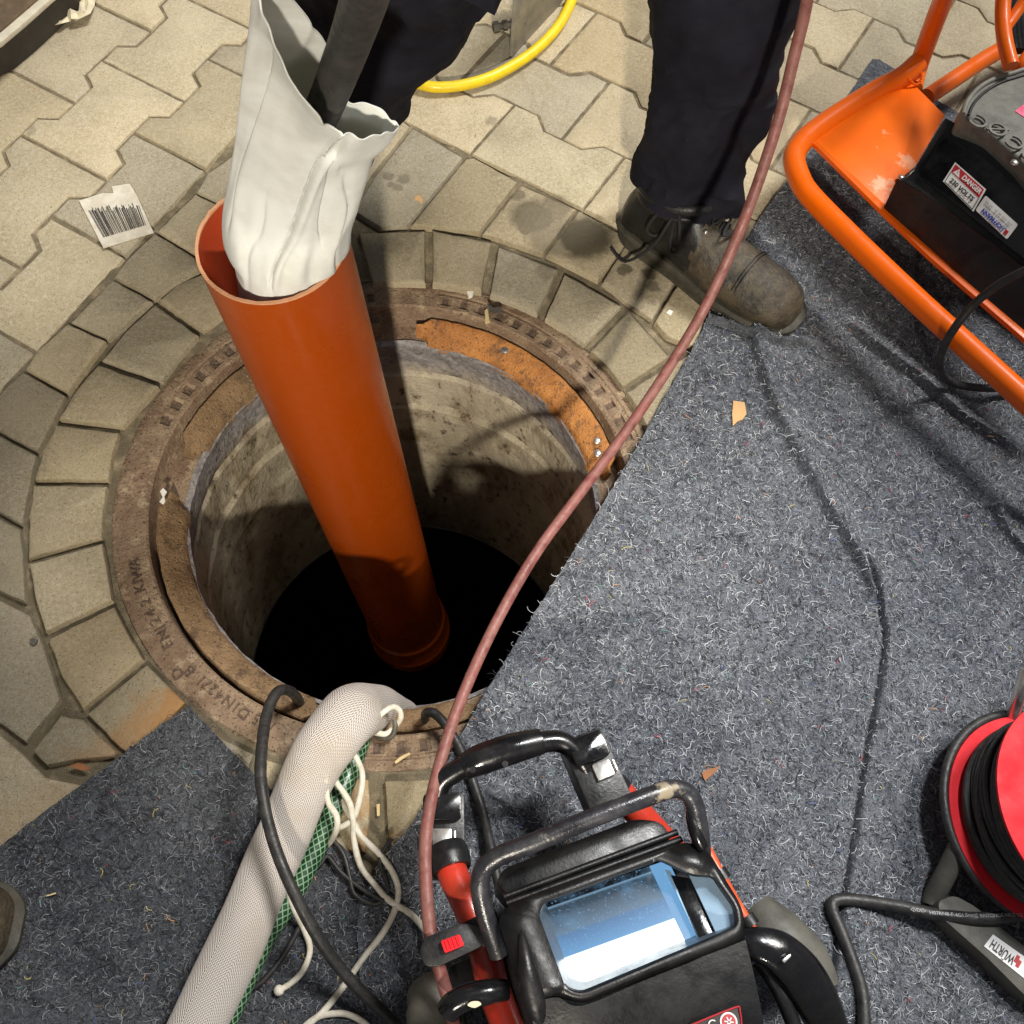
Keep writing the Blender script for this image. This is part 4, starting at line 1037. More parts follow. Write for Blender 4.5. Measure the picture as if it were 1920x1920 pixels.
# right hand cables
rc = [P(2010, 1690, .06), P(1920, 1714, .055), P(1840, 1722, .05), P(1760, 1715, .04), P(1690, 1700, .03), P(1620, 1689, .02), P(1580, 1686, .018), P(1562, 1692, .018), P(1562, 1710, .018), P(1577, 1745, .018), P(1598, 1800, .018), P(1614, 1850, .018), P(1620, 1900, .018), P(1618, 1960, .018), P(1600, 2050, .018)]
o = tubeobj('extension_cable', rc, .0073, M_cable, n=8, seg=16, base=P(1620, 1689, 0)); tag(o, 'black rubber cable bent sharply on the mat left of the red reel', 'cable')
for s, xa, ya, wd_ in (('◁VDE▷', 1722, 1704.5, .019), ('H07RN8-F', 1765, 1710.5, .028), ('4G1,5mm²', 1812, 1713.5, .027), ('BAITONG', 1857, 1714.5, .024), ('CABLE CE', 1897, 1713, .026)):
    z_ = .045+.012*(xa-1722)/180+.0062
    A_ = P(xa-10, ya-(.8 if xa < 1800 else 0), z_); B_ = P(xa+10, ya+(.8 if xa < 1800 else 0), z_)
    put_text('cable_print', s, frame4(P(xa, ya+2.5, z_+.0016), B_-A_, Vector((0, .25, 1))), .0058, M_greyprint, o, width=wd_)

o = tubeobj('machine_cable', [P(2000, 470, .32), P(1920, 508, .28), P(1870, 535, .25), P(1825, 572, .215), P(1790, 615, .18), P(1768, 655, .13), P(1762, 690, .09), P(1775, 710, .05), P(1800, 722, .03), P(1850, 728, .03), P(1920, 725, .025), P(2010, 710, .02)], .0060, M_cable, n=8, base=P(1790, 615, 0)); tag(o, 'black cable hanging over the orange tube frame onto the mat', 'cable')

# ================================================================ METAL STAND, BOARD, TAPE, SMALL LITTER
st = thing('metal_plate', P(1000, 60, 0), 'upright grey metal sheet with a bolt inside the yellow hose bend', 'metal plate')
A_, B_ = P(960, 107, 0), P(1078, -22, 0); up = Vector((0, 0, .34)); th = (B_-A_).cross(Vector((0, 0, 1))).normalized()*-.006
prismobj('sheet', [A_, B_, B_+th, A_+th], M_plate, st, dz=-up*-1, bevel=.0008)
bp = P(925, 52, .045); bd = (P(955, 46, .045)-bp).normalized()
tubeobj('bolt_shank', [bp, bp+bd*.03, bp+bd*.06], .0065, M_bolt, st, n=3)
for k, (t0, t1, r_) in enumerate(((.0, .010, .0105), (.018, .027, .0095), (.036, .044, .010))):
    bm = bmesh.new(); tube(bm, [bp+bd*t0, bp+bd*t1], r_, 6); link('nut', bm, M_bolt, st, smooth=False)

bd_ = thing('wooden_board', P(20, 20, 0), 'brown wooden board with pale edging at the upper left corner', 'board')
zb = .075
prismobj('board', [P(-160, 130, zb), P(0, 57, zb), P(68, -1, zb), P(170, -90, zb), P(100, -190, zb), P(-160, -60, zb)], M_wood, bd_, dz=.06, bevel=.002)
prismobj('edging', [P(-160, 155, zb-.004), P(0, 80, zb-.004), P(44, 43, zb-.004), P(91, 1, zb-.004), P(195, -90, zb-.004), P(176, -90, zb-.004), P(72, -1, zb-.004), P(0, 60, zb-.004), P(-160, 134, zb-.004)], M_trim, bd_, dz=.009, bevel=.001)
prismobj('board_side', [P(-160, 150, zb-.014), P(0, 77, zb-.014), P(44, 41, zb-.014), P(89, 0, zb-.014), P(195, -93, zb-.014), P(60, -60, zb-.014), P(-160, 100, zb-.014)], M_darkwood, bd_, dz=.060, bevel=.001)
bm = bmesh.new()
def strip(bm, pts, wd_, zs_):
    prev = None
    n = len(pts)
    V = []
    for i, (x, y) in enumerate(pts):
        p = P(x, y, zs_[i]); a_ = P(*pts[max(i-1, 0)], 0); b_ = P(*pts[min(i+1, n-1)], 0); t = (b_-a_).normalized(); s_ = Vector((-t.y, t.x, 0))
        V.append([bm.verts.new(p+s_*wd_[i]*k+Vector((0, 0, .003*math.sin(k*4+i*1.7)))) for k in (-1, -.3, .4, 1)])
    for A, B in zip(V, V[1:]):
        for k in range(3): bm.faces.new((A[k], A[k+1], B[k+1], B[k]))
strip(bm, [(46, 91), (56, 70), (68, 52), (90, 44), (110, 38), (126, 32), (133, 27), (145, 30), (158, 22), (163, 8), (166, -10), (172, -40)], [.014, .012, .011, .013, .012, .010, .012, .014, .012, .013, .015, .014], [.006, .012, .012, .008, .014, .010, .018, .012, .02, .012, .018, .01])
o = link('paper_tape', bm, M_paper, base=P(110, 38, 0), smooth=False); tag(o, 'crumpled strip of cream paper tape beside the wooden board', 'paper strip')
sm = o.modifiers.new('thickness', 'SOLIDIFY'); sm.thickness = .0008

lb = thing('barcode_label', P(216, 405, 0), 'torn cream label with a black barcode on the paving', 'label')
c4 = [P(148, 376, .003), P(192, 362, .003), P(212, 362, .003), P(210, 349, .0035), P(243, 344, .004), P(256, 365, .004), P(288, 436, .003), P(194, 465, .0035)]
prismobj('label_sheet', c4, M_label, lb, dz=.0012)
O_ = P(163, 395, .0042); X_ = P(268, 396, .0048)-O_; TL, TR, BR, BL = P(160, 388, .0046), P(262, 380, .0050), P(277, 424, .0045), P(195, 450, .0045)
bm = bmesh.new(); x = .02
ra = random.Random(4)
while x < .97:
    wd_ = ra.choice((.008, .008, .014, .022)); 
    def q(u, v): return (TL*(1-u)+TR*u)*(1-v)+(BL*(1-u)+BR*u)*v
    v0 = ra.uniform(.0, .22) if .1 < x < .9 else .1
    prism(bm, [q(x, v0), q(x+wd_, v0), q(x+wd_, .93), q(x, .93)], .0003)
    x += wd_+ra.choice((.010, .014, .022))
link('barcode', bm, M_ink, lb, smooth=False)

def chip(name, pts, z, dz, mt, label, cat):
    ps = [P(x, y, z) for x, y in pts]
    for p in ps: p.z += .0012*noise.noise(p*200)
    o = prismobj(name, ps, mt, dz=dz, base=Vector((ps[0].x, ps[0].y, 0))); tag(o, label, cat, 'straw pieces scattered about' if name == 'straw_piece' else None); return o
def zt(x, y): p = P(x, y, .01); return matz(p.x, p.y, .0065)+.002
chip('cardboard_scrap', [(1375, 751), (1396, 754), (1400, 775), (1393, 786), (1383, 790), (1374, 799), (1373, 775)], zt(1385, 775)+.0015, .0012, M_tan, 'small tan cardboard scrap lying on the large mat', 'scrap')
chip('wood_chip', [(909, 582), (913, 578), (915, 582), (918, 604), (910, 606)], -.010, .002, M_straw, 'pale flat wood splinter on the far rim of the manhole', 'splinter')
chip('fallen_leaf', [(130, 1436), (146, 1430), (160, 1433), (170, 1442), (158, 1445), (142, 1441)], .0025, .001, M_leaf, 'reddish brown dry leaf in the joint near the smaller mat', 'leaf')
chip('dry_leaf', [(1316, 1449), (1328, 1441), (1340, 1440), (1351, 1434), (1344, 1446), (1334, 1454), (1322, 1464), (1318, 1456)], zt(1330, 1450)+.002, .0014, M_leaf, 'crumbled orange brown leaf on the mat right of the case handle', 'leaf')
chip('leaf_scrap', [(779, 367), (787, 365), (793, 374), (790, 383), (785, 376), (778, 374)], .002, .001, M_tan, 'tiny yellowish leaf scrap on the paver right of the white liner', 'leaf scrap')
chip('plaster_crumb', [(876, 541), (884, 540), (888, 546), (886, 553), (879, 556), (876, 549)], -.006, .006, M_crumb, 'white plaster crumb between ring stones at the far rim', 'crumb')
chip('plastic_shred', [(300, 921), (306, 915), (313, 922), (308, 930), (310, 940), (306, 946), (299, 941), (305, 932)], -.022, .001, M_crumb, 'white plastic shred on the left rim notch', 'shred')
chip('dark_pebble', [(56, 1199), (62, 1196), (69, 1198), (68, 1205), (63, 1210), (57, 1206)], .004, .004, M_bolt, 'dark pebble on the large paver at the left edge', 'pebble')
chip('dark_leaf', [(914, 570), (920, 572), (924, 577), (936, 575), (943, 580), (940, 586), (928, 587), (918, 584)], .002, .001, M_bolt, 'dark curled leaf on a ring stone beyond the manhole', 'leaf')
chip('straw_piece', [(740, 1428), (752, 1418), (768, 1411), (770, 1414), (755, 1423), (742, 1432)], -.006, .002, M_straw, 'longest straw piece lying on the near iron rim', 'straw')
chip('straw_piece', [(86, 1679), (104, 1673), (105, 1676), (87, 1681)], .010, .001, M_straw, 'thin straw piece on the smaller mat', 'straw')
chip('straw_piece', [(706, 1508), (712, 1507), (712, 1529), (707, 1530)], -.004, .002, M_straw, 'upright short straw piece in the dirt gap between two stones', 'straw')
chip('pale_pebble', [(1255, 580), (1262, 583), (1258, 590), (1250, 586)], .004, .004, M_crumb, 'cream pebble in the joint left of the brown boot', 'pebble')
# dirt lying in joints and on the ring: one uncountable scatter
bm = bmesh.new()
for i in range(1500):
    if i < 800:
        a_ = random.uniform(0, 6.283); r = random.choice((random.gauss(.398, .004), random.uniform(.35, .40))); x, y = MC.x+r*math.cos(a_), MC.y+r*math.sin(a_); z = -.0135
    else:
        q = P(random.uniform(0, 1400), random.uniform(0, 1500), 0); x, y = q.x, q.y; z = .0008
        if (Vector((x, y))-Vector((MC.x, MC.y))).length < .40: continue
    s = random.uniform(.0006, .0017)*(1.4 if random.random() < .1 else 1)
    vs = [bm.verts.new((x+random.uniform(-s, s), y+random.uniform(-s, s), z+(s if k == 3 else 0))) for k in range(4)]
    for f_ in ((0, 1, 3), (1, 2, 3), (2, 0, 3)): bm.faces.new([vs[k] for k in f_])
bmesh.ops.recalc_face_normals(bm, faces=bm.faces)
o = link('grit', bm, M_sand, smooth=False); tag(o, 'loose sandy grit strewn over rim and pavers', 'grit', kind='stuff')

# ================================================================ ORANGE MACHINE
ma = thing('sewer_machine', P(1750, 600, 0), 'orange tube framed machine with black housing and danger label on the mat', 'machine')
ZT = .13
def tb(name, pts, r, mt, n=8, seg=22, par=ma): return tubeobj(name, pts, r, mt, par, n=n, seg=seg)
tb('frame_tube', [P(1722, 118, ZT+.02), P(1690, 145, ZT+.01), P(1640, 172, ZT), P(1575, 212, ZT), P(1524, 248, ZT), P(1500, 271, ZT), P(1489, 296, ZT), P(1497, 330, ZT), P(1520, 368, ZT), P(1600, 450, ZT), P(1700, 546, ZT), P(1800, 638, ZT), P(1930, 756, ZT), P(2060, 872, ZT)], .0178, M_orange)
tb('upright_tube', [P(1712, 165, ZT-.01), P(1722, 125, ZT), P(1745, 60, ZT+.08), P(1770, -5, ZT+.16), P(1810, -110, ZT+.3)], .0158, M_orange)
tb('rear_tube', [P(1738, 182, ZT-.05), P(1790, 148, ZT-.05), P(1840, 115, ZT-.05), P(1882, 90, ZT-.05), P(1960, 40, ZT-.05)], .0150, M_orange)
bm = bmesh.new()
for p0 in (P(1706, 150, ZT+.008),):
    for k in range(24):
        a_ = k/24*6.283; q = p0+Vector((math.cos(a_)*.017, math.sin(a_)*.012, .006*math.sin(a_*2)+.006))
        bmesh.ops.create_icosphere(bm, subdivisions=1, radius=.0028, matrix=Matrix.Translation(q))
link('weld_bead', bm, M_orange, ma)
# worn orange plate
mt, nt, bs, co, col = plate_mat()
off_ = base_of(ma)
wear = stain_mask(nt, co, [(P(1658, 345, ZT)-off_, .016, .8), (P(1640, 350, ZT)-off_, .013, .7), (P(1700, 305, ZT)-off_, .014, .7), (P(1712, 318, ZT)-off_, .012, .6), (P(1672, 372, ZT)-off_, .010, .5), (P(1663, 258, ZT)-off_, .006, .4), (P(1645, 278, ZT)-off_, .006, .4), (P(1632, 308, ZT)-off_, .003, .7)], .012, 70)
col = mixc(nt, wear, col, (.80, .42, .25)); nt.links.new(col, bs.inputs['Base Color']); bs.inputs['Roughness'].default_value = .4; bs.inputs['Specular IOR Level'].default_value = .25
M_platex = mt
zp = ZT+.004
prismobj('mounting_plate', [P(1524, 262, zp), P(1540, 240, zp), P(1700, 150, zp), P(1705, 149, zp), P(1772, 216, zp), P(1716, 312, zp), P(1690, 334, zp), P(1680, 345, zp), P(1676, 368, zp), P(1655, 388, zp)], M_platex, ma, dz=.005, bevel=.0008)
prismobj('side_rail', [P(1524, 267, zp+.001), P(1652, 394, zp+.001), P(1744, 482, zp), P(1926, 640, zp), P(2050, 745, zp), P(2050, 725, zp), P(1930, 622, zp), P(1752, 470, zp), P(1662, 386, zp+.001), P(1528, 262, zp+.001)], M_orange, ma, dz=.008, bevel=.0006)
# black housing: lower skirt, side panel, upper hood
z1, z2, z3 = ZT+.005, ZT+.05, ZT+.11
def quadstrip(name, A, B, mt, th=.01, bevel=.002, par=ma):
    return prismobj(name, list(A)+list(B)[::-1], mt, par, dz=th, bevel=bevel)
skA = [P(1657, 390, z1), P(1745, 466, z1), P(1835, 545, z1), P(1960, 650, z1), P(2060, 730, z1)]
skB = [P(1678, 345, z2), P(1760, 400, z2), P(1850, 468, z2), P(1960, 552, z2), P(2060, 630, z2)]
bm = bmesh.new()
rings = []
for (a_, b_) in zip(cr(skA, 6), cr(skB, 6)):
    dn = Vector((0, 0, -.008))
    m1 = a_.lerp(b_, .35)+Vector((0, 0, -.006)); m2 = a_.lerp(b_, .8)+Vector((0, 0, .004))
    rings.append([a_+dn, a_, m1, m2, b_, b_+Vector((0, 0, .004))+(b_-a_)*.15, b_+dn*1.3+(b_-a_)*.15])
loft(bm, rings, caps=True); link('lower_skirt', bm, M_blackpl, ma)
spA = [P(1682, 342, z2+.003), P(1716, 312, z2+.003)]
panel = [P(1688, 338, z2), P(1716, 314, z2+.004), P(1773, 217, z3), P(1850, 262, z3+.012), P(1920, 318, z3+.014), P(2040, 430, z3+.01), P(2060, 625, z2), P(1960, 545, z2), P(1850, 458, z2), P(1765, 392, z2)]
prismobj('housing', panel, M_blackpl, ma, dz=.035, bevel=.004, segs=3)
pn = [P(1722, 322, z2+.010), P(1770, 258, z2+.038), P(1830, 288, z3-.02), P(1905, 352, z3-.018), P(1990, 440, z3-.018), P(1990, 545, z2+.012), P(1900, 478, z2+.012), P(1800, 396, z2+.012)]
def planefit(pts):
    c = sum(pts, Vector())/len(pts); nn = Vector()
    for i in range(len(pts)): nn += (pts[i]-c).cross(pts[(i+1) % len(pts)]-c)
    nn.normalize(); 
    if nn.z < 0: nn = -nn
    return c, nn
def on_plane(x, y, c, nn, h=0.0):
    d = _f+_r2*((x-960)/FPX)-_u2*((y-960)/FPX); t = (c+nn*h-CP).dot(nn)/d.dot(nn); return CP+d*t
cpn, npn = planefit(panel)
npx = [(1722, 330), (1768, 259), (1778, 258), (1832, 286), (1905, 348), (1990, 436), (1990, 540), (1900, 470), (1800, 390)]
top_ = roundpoly([on_plane(x, y, cpn, npn, .0085) for x, y in npx], .01)
prismobj('side_panel', top_, M_blackgl, ma, dz=npn*-.012, bevel=.0025)
def pl(x, y, h=.009): return on_plane(x, y, cpn, npn, h)
# danger label
lbp = [pl(1791, 304), pl(1849, 355), pl(1825, 397), pl(1768, 340)]
prismobj('warning_label', lbp, M_white, ma, dz=npn*-.0015)
wl = ma.children[-1] if False else None
def quadmap(c4_, u, v, h=0): return (c4_[0]*(1-u)+c4_[1]*u)*(1-v)+(c4_[3]*(1-u)+c4_[2]*u)*v+npn*h
def qpoly(name, c4_, uv, mt, h): prismobj(name, [quadmap(c4_, u, v, h) for u, v in uv], mt, ma, dz=npn*-.0005)
qpoly('label_header', lbp, [(.04, .06), (.96, .06), (.96, .44), (.04, .44)], M_redprint, .0005)
qpoly('warning_triangle', lbp, [(.09, .40), (.19, .10), (.29, .40)], M_white, .0008)
qpoly('warning_mark', lbp, [(.18, .2), (.20, .2), (.195, .32), (.185, .32)], M_redprint, .0011)
for a_, b_ in (((.04, .94), (.96, .97)), ((.04, .46), (.055, .94)), ((.945, .46), (.96, .94))):
    qpoly('label_border', lbp, [(a_[0], a_[1]), (b_[0], a_[1]), (b_[0], b_[1]), (a_[0], b_[1])], M_ink, .0006)
xd = lbp[1]-lbp[0]; hgt = (lbp[3]-lbp[0]).length
def lab_text(s, c4_, u, v, size, mt, width, rot=0, h=.0012):
    M_ = frame4(quadmap(c4_, u, v, h), (c4_[1]-c4_[0])*(-1 if rot else 1), npn); return put_text('label_text', s, M_, size, mt, ma, width=width, bold=.0003 if size > .006 else 0)
W_ = xd.length
lab_text('DANGER', lbp, .64, .25, hgt*.30, M_white, W_*.58); lab_text('230 VOLTS', lbp, .50, .70, hgt*.30, M_ink, W_*.74)
l2 = [pl(1848, 366), pl(1909, 421), pl(1888, 449), pl(1829, 394)]
prismobj('maker_label', roundpoly(l2, .003, 3), M_white, ma, dz=npn*-.0015)
W2 = (l2[1]-l2[0]).length; h2 = (l2[3]-l2[0]).length
lab_text('HOFFMANN', l2, .47, .74, h2*.36, M_blueprint, W2*.66, rot=1)
qpoly('label_emblem', l2, [(.84, .62), (.93, .62), (.93, .88), (.84, .88)], M_redprint, .0006)
lab_text('BEZE. 18 38 320 421', l2, .5, .26, h2*.16, M_greyprint, W2*.78); lab_text('GERMANY  0 21 14-0', l2, .5, .46, h2*.13, M_greyprint, W2*.7)
# grey lid with raised letters
zl = z3+.03
lc = P(1960, 235, zl); lidpx = [(1803, 212), (1812, 185), (1832, 160), (1860, 142), (1895, 130), (1940, 122), (2040, 150), (2080, 300), (2040, 420), (1985, 372), (1920, 305), (1860, 252)]
prismobj('lid', [P(x, y, zl) for x, y in lidpx], M_greylid, ma, dz=.05, bevel=.006, segs=3)
tubeobj('lid_bead', [P(x, y, zl+.002) for x, y in [(1806, 214), (1814, 190), (1834, 166), (1862, 149), (1896, 138), (1940, 130), (2030, 156)]], .0035, M_greylid, ma)
tubeobj('lid_groove', [P(x, y, zl+.001) for x, y in [(1816, 216), (1826, 194), (1845, 174), (1870, 158), (1900, 147), (1940, 140), (2020, 163)]], .0022, M_blackpl, ma)
ld = (P(1900, 270, zl)-P(1830, 218, zl))
for s, x, y in (('C', 1838, 228), ('Ø', 1872, 242), ('C', 1906, 268), ('O', 1935, 292)):
    put_text('raised_letter', s, frame4(P(x, y, zl+.005), -ld, Vector((0, 0, 1))), .038, M_greylid, ma, ext=.0015)
prismobj('lid_sticker', [P(1903, 208, zl+.001), P(1922, 194, zl+.001), P(1950, 205, zl+.001), P(1930, 226, zl+.001)], M_pink, ma, dz=.0012)
for x, y, z_ in ((1902, 305, zl+.002), (1690, 333, zp+.006)):
    bm = bmesh.new(); bmesh.ops.create_uvsphere(bm, u_segments=14, v_segments=8, radius=.006); bmesh.ops.scale(bm, vec=(1, 1, .6), verts=bm.verts); bmesh.ops.translate(bm, vec=P(x, y, z_), verts=bm.verts); link('bolt_head', bm, M_steel, ma)
prismobj('machine_base', [P(1750, 400, .09), P(1830, 250, .09), P(2050, 280, .09), P(2050, 600, .09)], M_blackpl, ma, dz=.075, bevel=.004)
# second drum at the upper right corner
dr = thing('cable_drum', P(1905, 60, .0), 'orange spoked drum with dark cable coils at the upper right corner', 'drum')
zD = .30
tubeobj('drum_rim', [P(1900, -90, zD+.05), P(1884, -30, zD+.03), P(1880, 30, zD+.01), P(1885, 80, zD), P(1896, 124, zD-.01)], .0115, M_orange, dr, seg=12)
tubeobj('drum_spoke', [P(1886, 52, zD+.005), P(1915, 10, zD+.02), P(1950, -50, zD+.05)], .0085, M_orange, dr, seg=12)
tubeobj('drum_foot', [P(1930, 100, zD-.02), P(1912, 124, zD-.03), P(1902, 150, zD-.06)], .009, M_orange, dr, seg=12)
for k in range(7):
    tubeobj('coil_turn', [P(1912+7*k, -60, zD-.03), P(1903+7*k, 0, zD-.03), P(1898+8*k, 50, zD-.03), P(1903+8*k, 96, zD-.03)], .0062, M_blackgl, dr, seg=10)

# ================================================================ RED CABLE REEL
re = thing('cable_reel', P(1930, 1540, 0), 'red plastic cable reel wound with black cable at the right edge', 'cable reel')
ax_r = Vector((.17, .0, 1)).normalized(); x_r = ax_r.cross(Vector((0, 1, 0))).normalized(); y_r = ax_r.cross(x_r).normalized()
C0 = P(1958, 1536, .055)
def rr(c, r, n=72): return [c+(x_r*math.cos(2*math.pi*k/n)+y_r*math.sin(2*math.pi*k/n))*r for k in range(n)]
def disc(name, c, r, rin, th, mt):
    bm = bmesh.new(); loft(bm, [rr(c, rin), rr(c, r-.004), rr(c+ax_r*-.001, r), rr(c-ax_r*th, r), rr(c-ax_r*(th+.001), r-.004), rr(c-ax_r*th, rin)], caps=False); return link(name, bm, mt, re)
RR = .128
disc('lower_flange', C0, RR, .03, .004, M_redpl)
bm = bmesh.new(); tube(bm, rr(C0-ax_r*.008+Vector((-.001, .004, 0)), RR+.001), .0058, 10, closed=True); link('rubber_rim', bm, M_cable, re)
bm = bmesh.new(); loft(bm, [rr(C0, .055), rr(C0+ax_r*.085, .055)], caps=True); link('hub', bm, M_redpl, re)
for j in range(11):
    for q in range(2):
        rad = .112-.007*q+.002*math.sin(j*2.3); h = .006+j*.0074
        bm = bmesh.new(); pts = []
        for k in range(90):
            a_ = k/90*2*math.pi; pts.append(C0+ax_r*(h+.0016*math.sin(a_*2+j))+(x_r*math.cos(a_)+y_r*math.sin(a_))*(rad+.0018*math.sin(a_*3+j*1.7)))
        tube(bm, pts, .0042, 9, closed=True)
        if q == 0 or j == 10: link('cable_turn', bm, M_cable, re)
        else: bm.free()
disc('upper_flange', C0+ax_r*.092, RR, .02, .004, M_redpl)
tp_ = C0+ax_r*.0935; q0 = tp_+(P(1925, 1358, .15)-tp_).normalized()*.108
put_text('flange_sticker', 'CE', frame4(q0, Vector((.3, .9, 0)), ax_r), .02, M_white, re)
tubeobj('stand_tube', [P(1925, 1255, .11), P(1912, 1300, .09), P(1896, 1350, .05), P(1890, 1400, .03)], .0085, M_steel, re, seg=14)
tubeobj('stand_leg', [P(1800, 1585, .06), P(1775, 1635, .04), P(1752, 1680, .02), P(1748, 1695, .016)], .0125, M_greyplastic, re, seg=14)
zb_ = .045
prismobj('foot_bar', roundpoly([P(1757, 1690, zb_), P(1790, 1678, zb_), P(1830, 1700, zb_), P(1990, 1830, zb_), P(1990, 1905, zb_), P(1925, 1870, zb_), P(1850, 1795, zb_), P(1765, 1720, zb_)], .008, 4), M_greyplastic, re, dz=.035, bevel=.004)
l3 = [P(1862, 1752, zb_+.001), P(1930, 1800, zb_+.001), P(1925, 1838, zb_+.001), P(1845, 1774, zb_+.001)]
prismobj('name_label', l3, M_white, re, dz=.002)
d3 = (P(1862, 1766, zb_)-P(1912, 1806, zb_))
put_text('name_text', 'WÜRTH', frame4(P(1880, 1784, zb_+.0018), d3, Vector((0, 0, 1))), .0155, M_ink, re, width=.030, bold=.0002)
for k, (x, y) in enumerate(((1906, 1800), (1911, 1805))):
    cpt = P(x, y, zb_+.0018); e1_ = d3.normalized(); e2_ = Vector((0, 0, 1)).cross(e1_)
    prismobj('name_emblem', [cpt+e1_*(-.002)+e2_*(-.006+.003*k), cpt+e1_*.002+e2_*(-.006+.003*k), cpt+e1_*.002+e2_*(.003+.003*k), cpt-e1_*.002+e2_*(.003+.003*k)], M_redprint, re, dz=.0006)

# ================================================================ MONITOR CASE
mo = thing('inspection_monitor', P(1150, 1800, 0), 'black inspection monitor with glowing blue screen with a painted white reflection in a hood and red tube frame', 'monitor')
def T(name, pts, r, mt, n=8, seg=20, **k): return tubeobj(name, pts, r, mt, mo, n=n, seg=seg, **k)
zh = .17
hand = T('carry_handle', [P(826, 1530, zh-.03), P(820, 1500, zh-.015), P(826, 1470, zh-.005), P(848, 1450, zh), P(900, 1425, zh+.004), P(960, 1405, zh+.006), P(1010, 1393, zh+.006), P(1045, 1390, zh+.004), P(1070, 1402, zh), P(1090, 1428, zh-.006), P(1100, 1445, zh-.01)], .0122, M_blackgl)
T('handle_grip', [P(868, 1440, zh+.001), P(900, 1425, zh+.004), P(960, 1404, zh+.007), P(1015, 1390, zh+.006)], [.0135, .0172, .0172, .0145], M_blackgl)
for x, y in ((886, 1443), (947, 1432)):
    bm = bmesh.new(); tube(bm, [P(x, y, zh+.016), P(x, y, zh+.0185)], .0035, 12); link('grip_screw', bm, M_blackpl, mo)
bm = bmesh.new(); cE = P(1094, 1391, zh-.002); tube(bm, [cE+Vector((math.cos(a_)*.0085, math.sin(a_)*.0065, 0)) for a_ in [k/20*6.283 for k in range(20)]], .0022, 8, closed=True); link('strap_eye', bm, M_blackpl, mo)
def clampblock(c, ang, L, W, z, lx, ly):
    dx = Vector((math.cos(R(ang)), math.sin(R(ang)), 0)); dy = Vector((-dx.y, dx.x, 0)); cc = P(c[0], c[1], z)
    base = [cc+dx*a_*L/2+dy*b_*W/2 for a_, b_ in ((-1, -1), (1, -1), (1, 1), (-1, 1))]
    prismobj('leg_clamp', roundpoly(base, .008, 4), M_blackpl, mo, dz=.04, bevel=.003)
    up_ = [cc-dx*L*.30+dx*a_*L*.16+dy*b_*W*.42+Vector((0, 0, .010)) for a_, b_ in ((-1, -1), (1, -1), (1, 1), (-1, 1))]
    prismobj('clamp_cap', roundpoly(up_, .006, 4), M_blackgl, mo, dz=.012, bevel=.003)
    lc_ = P(lx, ly, z+.006); q_ = [lc_+dx*a_*.0095+dy*b_*.0105 for a_, b_ in ((-1, -1), (1, -1), (1, 1), (-1, 1))]
    prismobj('latch', roundpoly(q_, .002, 2), M_steel, mo, dz=.006, bevel=.0008)
    tubeobj('latch_pin', [lc_+dy*.0135-dx*.006, lc_+dy*.0135+dx*.006], .0026, M_steel, mo, n=2)
clampblock((1122, 1450), -62, .095, .050, zh, 1132, 1443)
clampblock((832, 1562), -82, .088, .046, zh-.01, 829, 1570)
T('red_leg', [P(1118, 1450, zh-.03), P(1165, 1490, zh-.035), P(1215, 1545, zh-.05), P(1265, 1600, zh-.07)], .0165, M_redtube)
T('red_leg', [P(838, 1590, zh-.02), P(850, 1640, zh-.01), P(878, 1700, zh-.005), P(905, 1770, zh-.005), P(925, 1850, zh-.005), P(965, 1960, zh-.005), P(1000, 2050, zh-.005)], .0165, M_redtube)
T('leg_cuff', [P(1128, 1466, zh-.028), P(1150, 1482, zh-.03), P(1163, 1492, zh-.032)], [.021, .0215, .0195], M_blackpl)
T('leg_cuff', [P(836, 1592, zh-.018), P(842, 1612, zh-.014), P(848, 1632, zh-.011)], [.0225, .0235, .021], M_blackpl)
T('bumper', [P(935, 1790, .20), P(918, 1740, .215), P(906, 1700, .225), P(900, 1660, .235), P(908, 1628, .24), P(940, 1603, .245), P(1000, 1580, .25), P(1120, 1530, .255), P(1220, 1492, .255), P(1262, 1479, .25), P(1290, 1488, .245), P(1304, 1515, .24), P(1312, 1560, .23), P(1316, 1600, .21)], .0098, mat('scuffed_black_rubber', (.02, .02, .024), .30, var=.4, vscale=30, dirt=(.16, .15, .125), dirtamt=.06, dscale=60, bmp=.3), n=10, seg=22)
bmt = bpy.data.materials['scuffed_black_rubber']; nt_ = bmt.node_tree; bs_ = nt_.nodes['Principled BSDF']; lk = bs_.inputs['Base Color'].links[0].from_socket; tc_ = N(nt_, 'ShaderNodeTexCoord')
mk = stain_mask(nt_, tc_.outputs['Object'], [(P(1255, 1481, .262)-base_of(mo), .013, .65), (P(1232, 1488, .262)-base_of(mo), .005, .4), (P(1030, 1568, .26)-base_of(mo), .004, .25)], .010, 90)
nt_.links.new(mixc(nt_, mk, lk, (.36, .30, .21)), bs_.inputs['Base Color'])
# slots behind the hood
prismobj('back_cover', roundpoly([P(930, 1652, .20), P(945, 1628, .20), P(1190, 1535, .20), P(1240, 1540, .20), P(1262, 1575, .20), P(960, 1690, .20)], .01, 4), M_blackpl, mo, dz=.10, bevel=.004)
for (xa, ya, xb, yb, z_) in ((945, 1682, 1270, 1560, .213), (950, 1694, 1278, 1573, .214)):
    T('cover_rib', [P(xa, ya, z_), P((xa+xb)/2, (ya+yb)/2, z_), P(xb, yb, z_)], .0035, M_blackpl)
zq = .235
# body block
body = [P(932, 1722, zq-.02), P(958, 1694, zq-.02), P(1120, 1635, zq-.02), P(1280, 1578, zq-.02), P(1325, 1592, zq-.02), P(1392, 1700, zq-.02), P(1400, 1790, zq-.02), P(1425, 1900, zq-.02), P(1440, 2050, zq-.02), P(1010, 2050, zq-.02), P(965, 1850, zq-.02)]
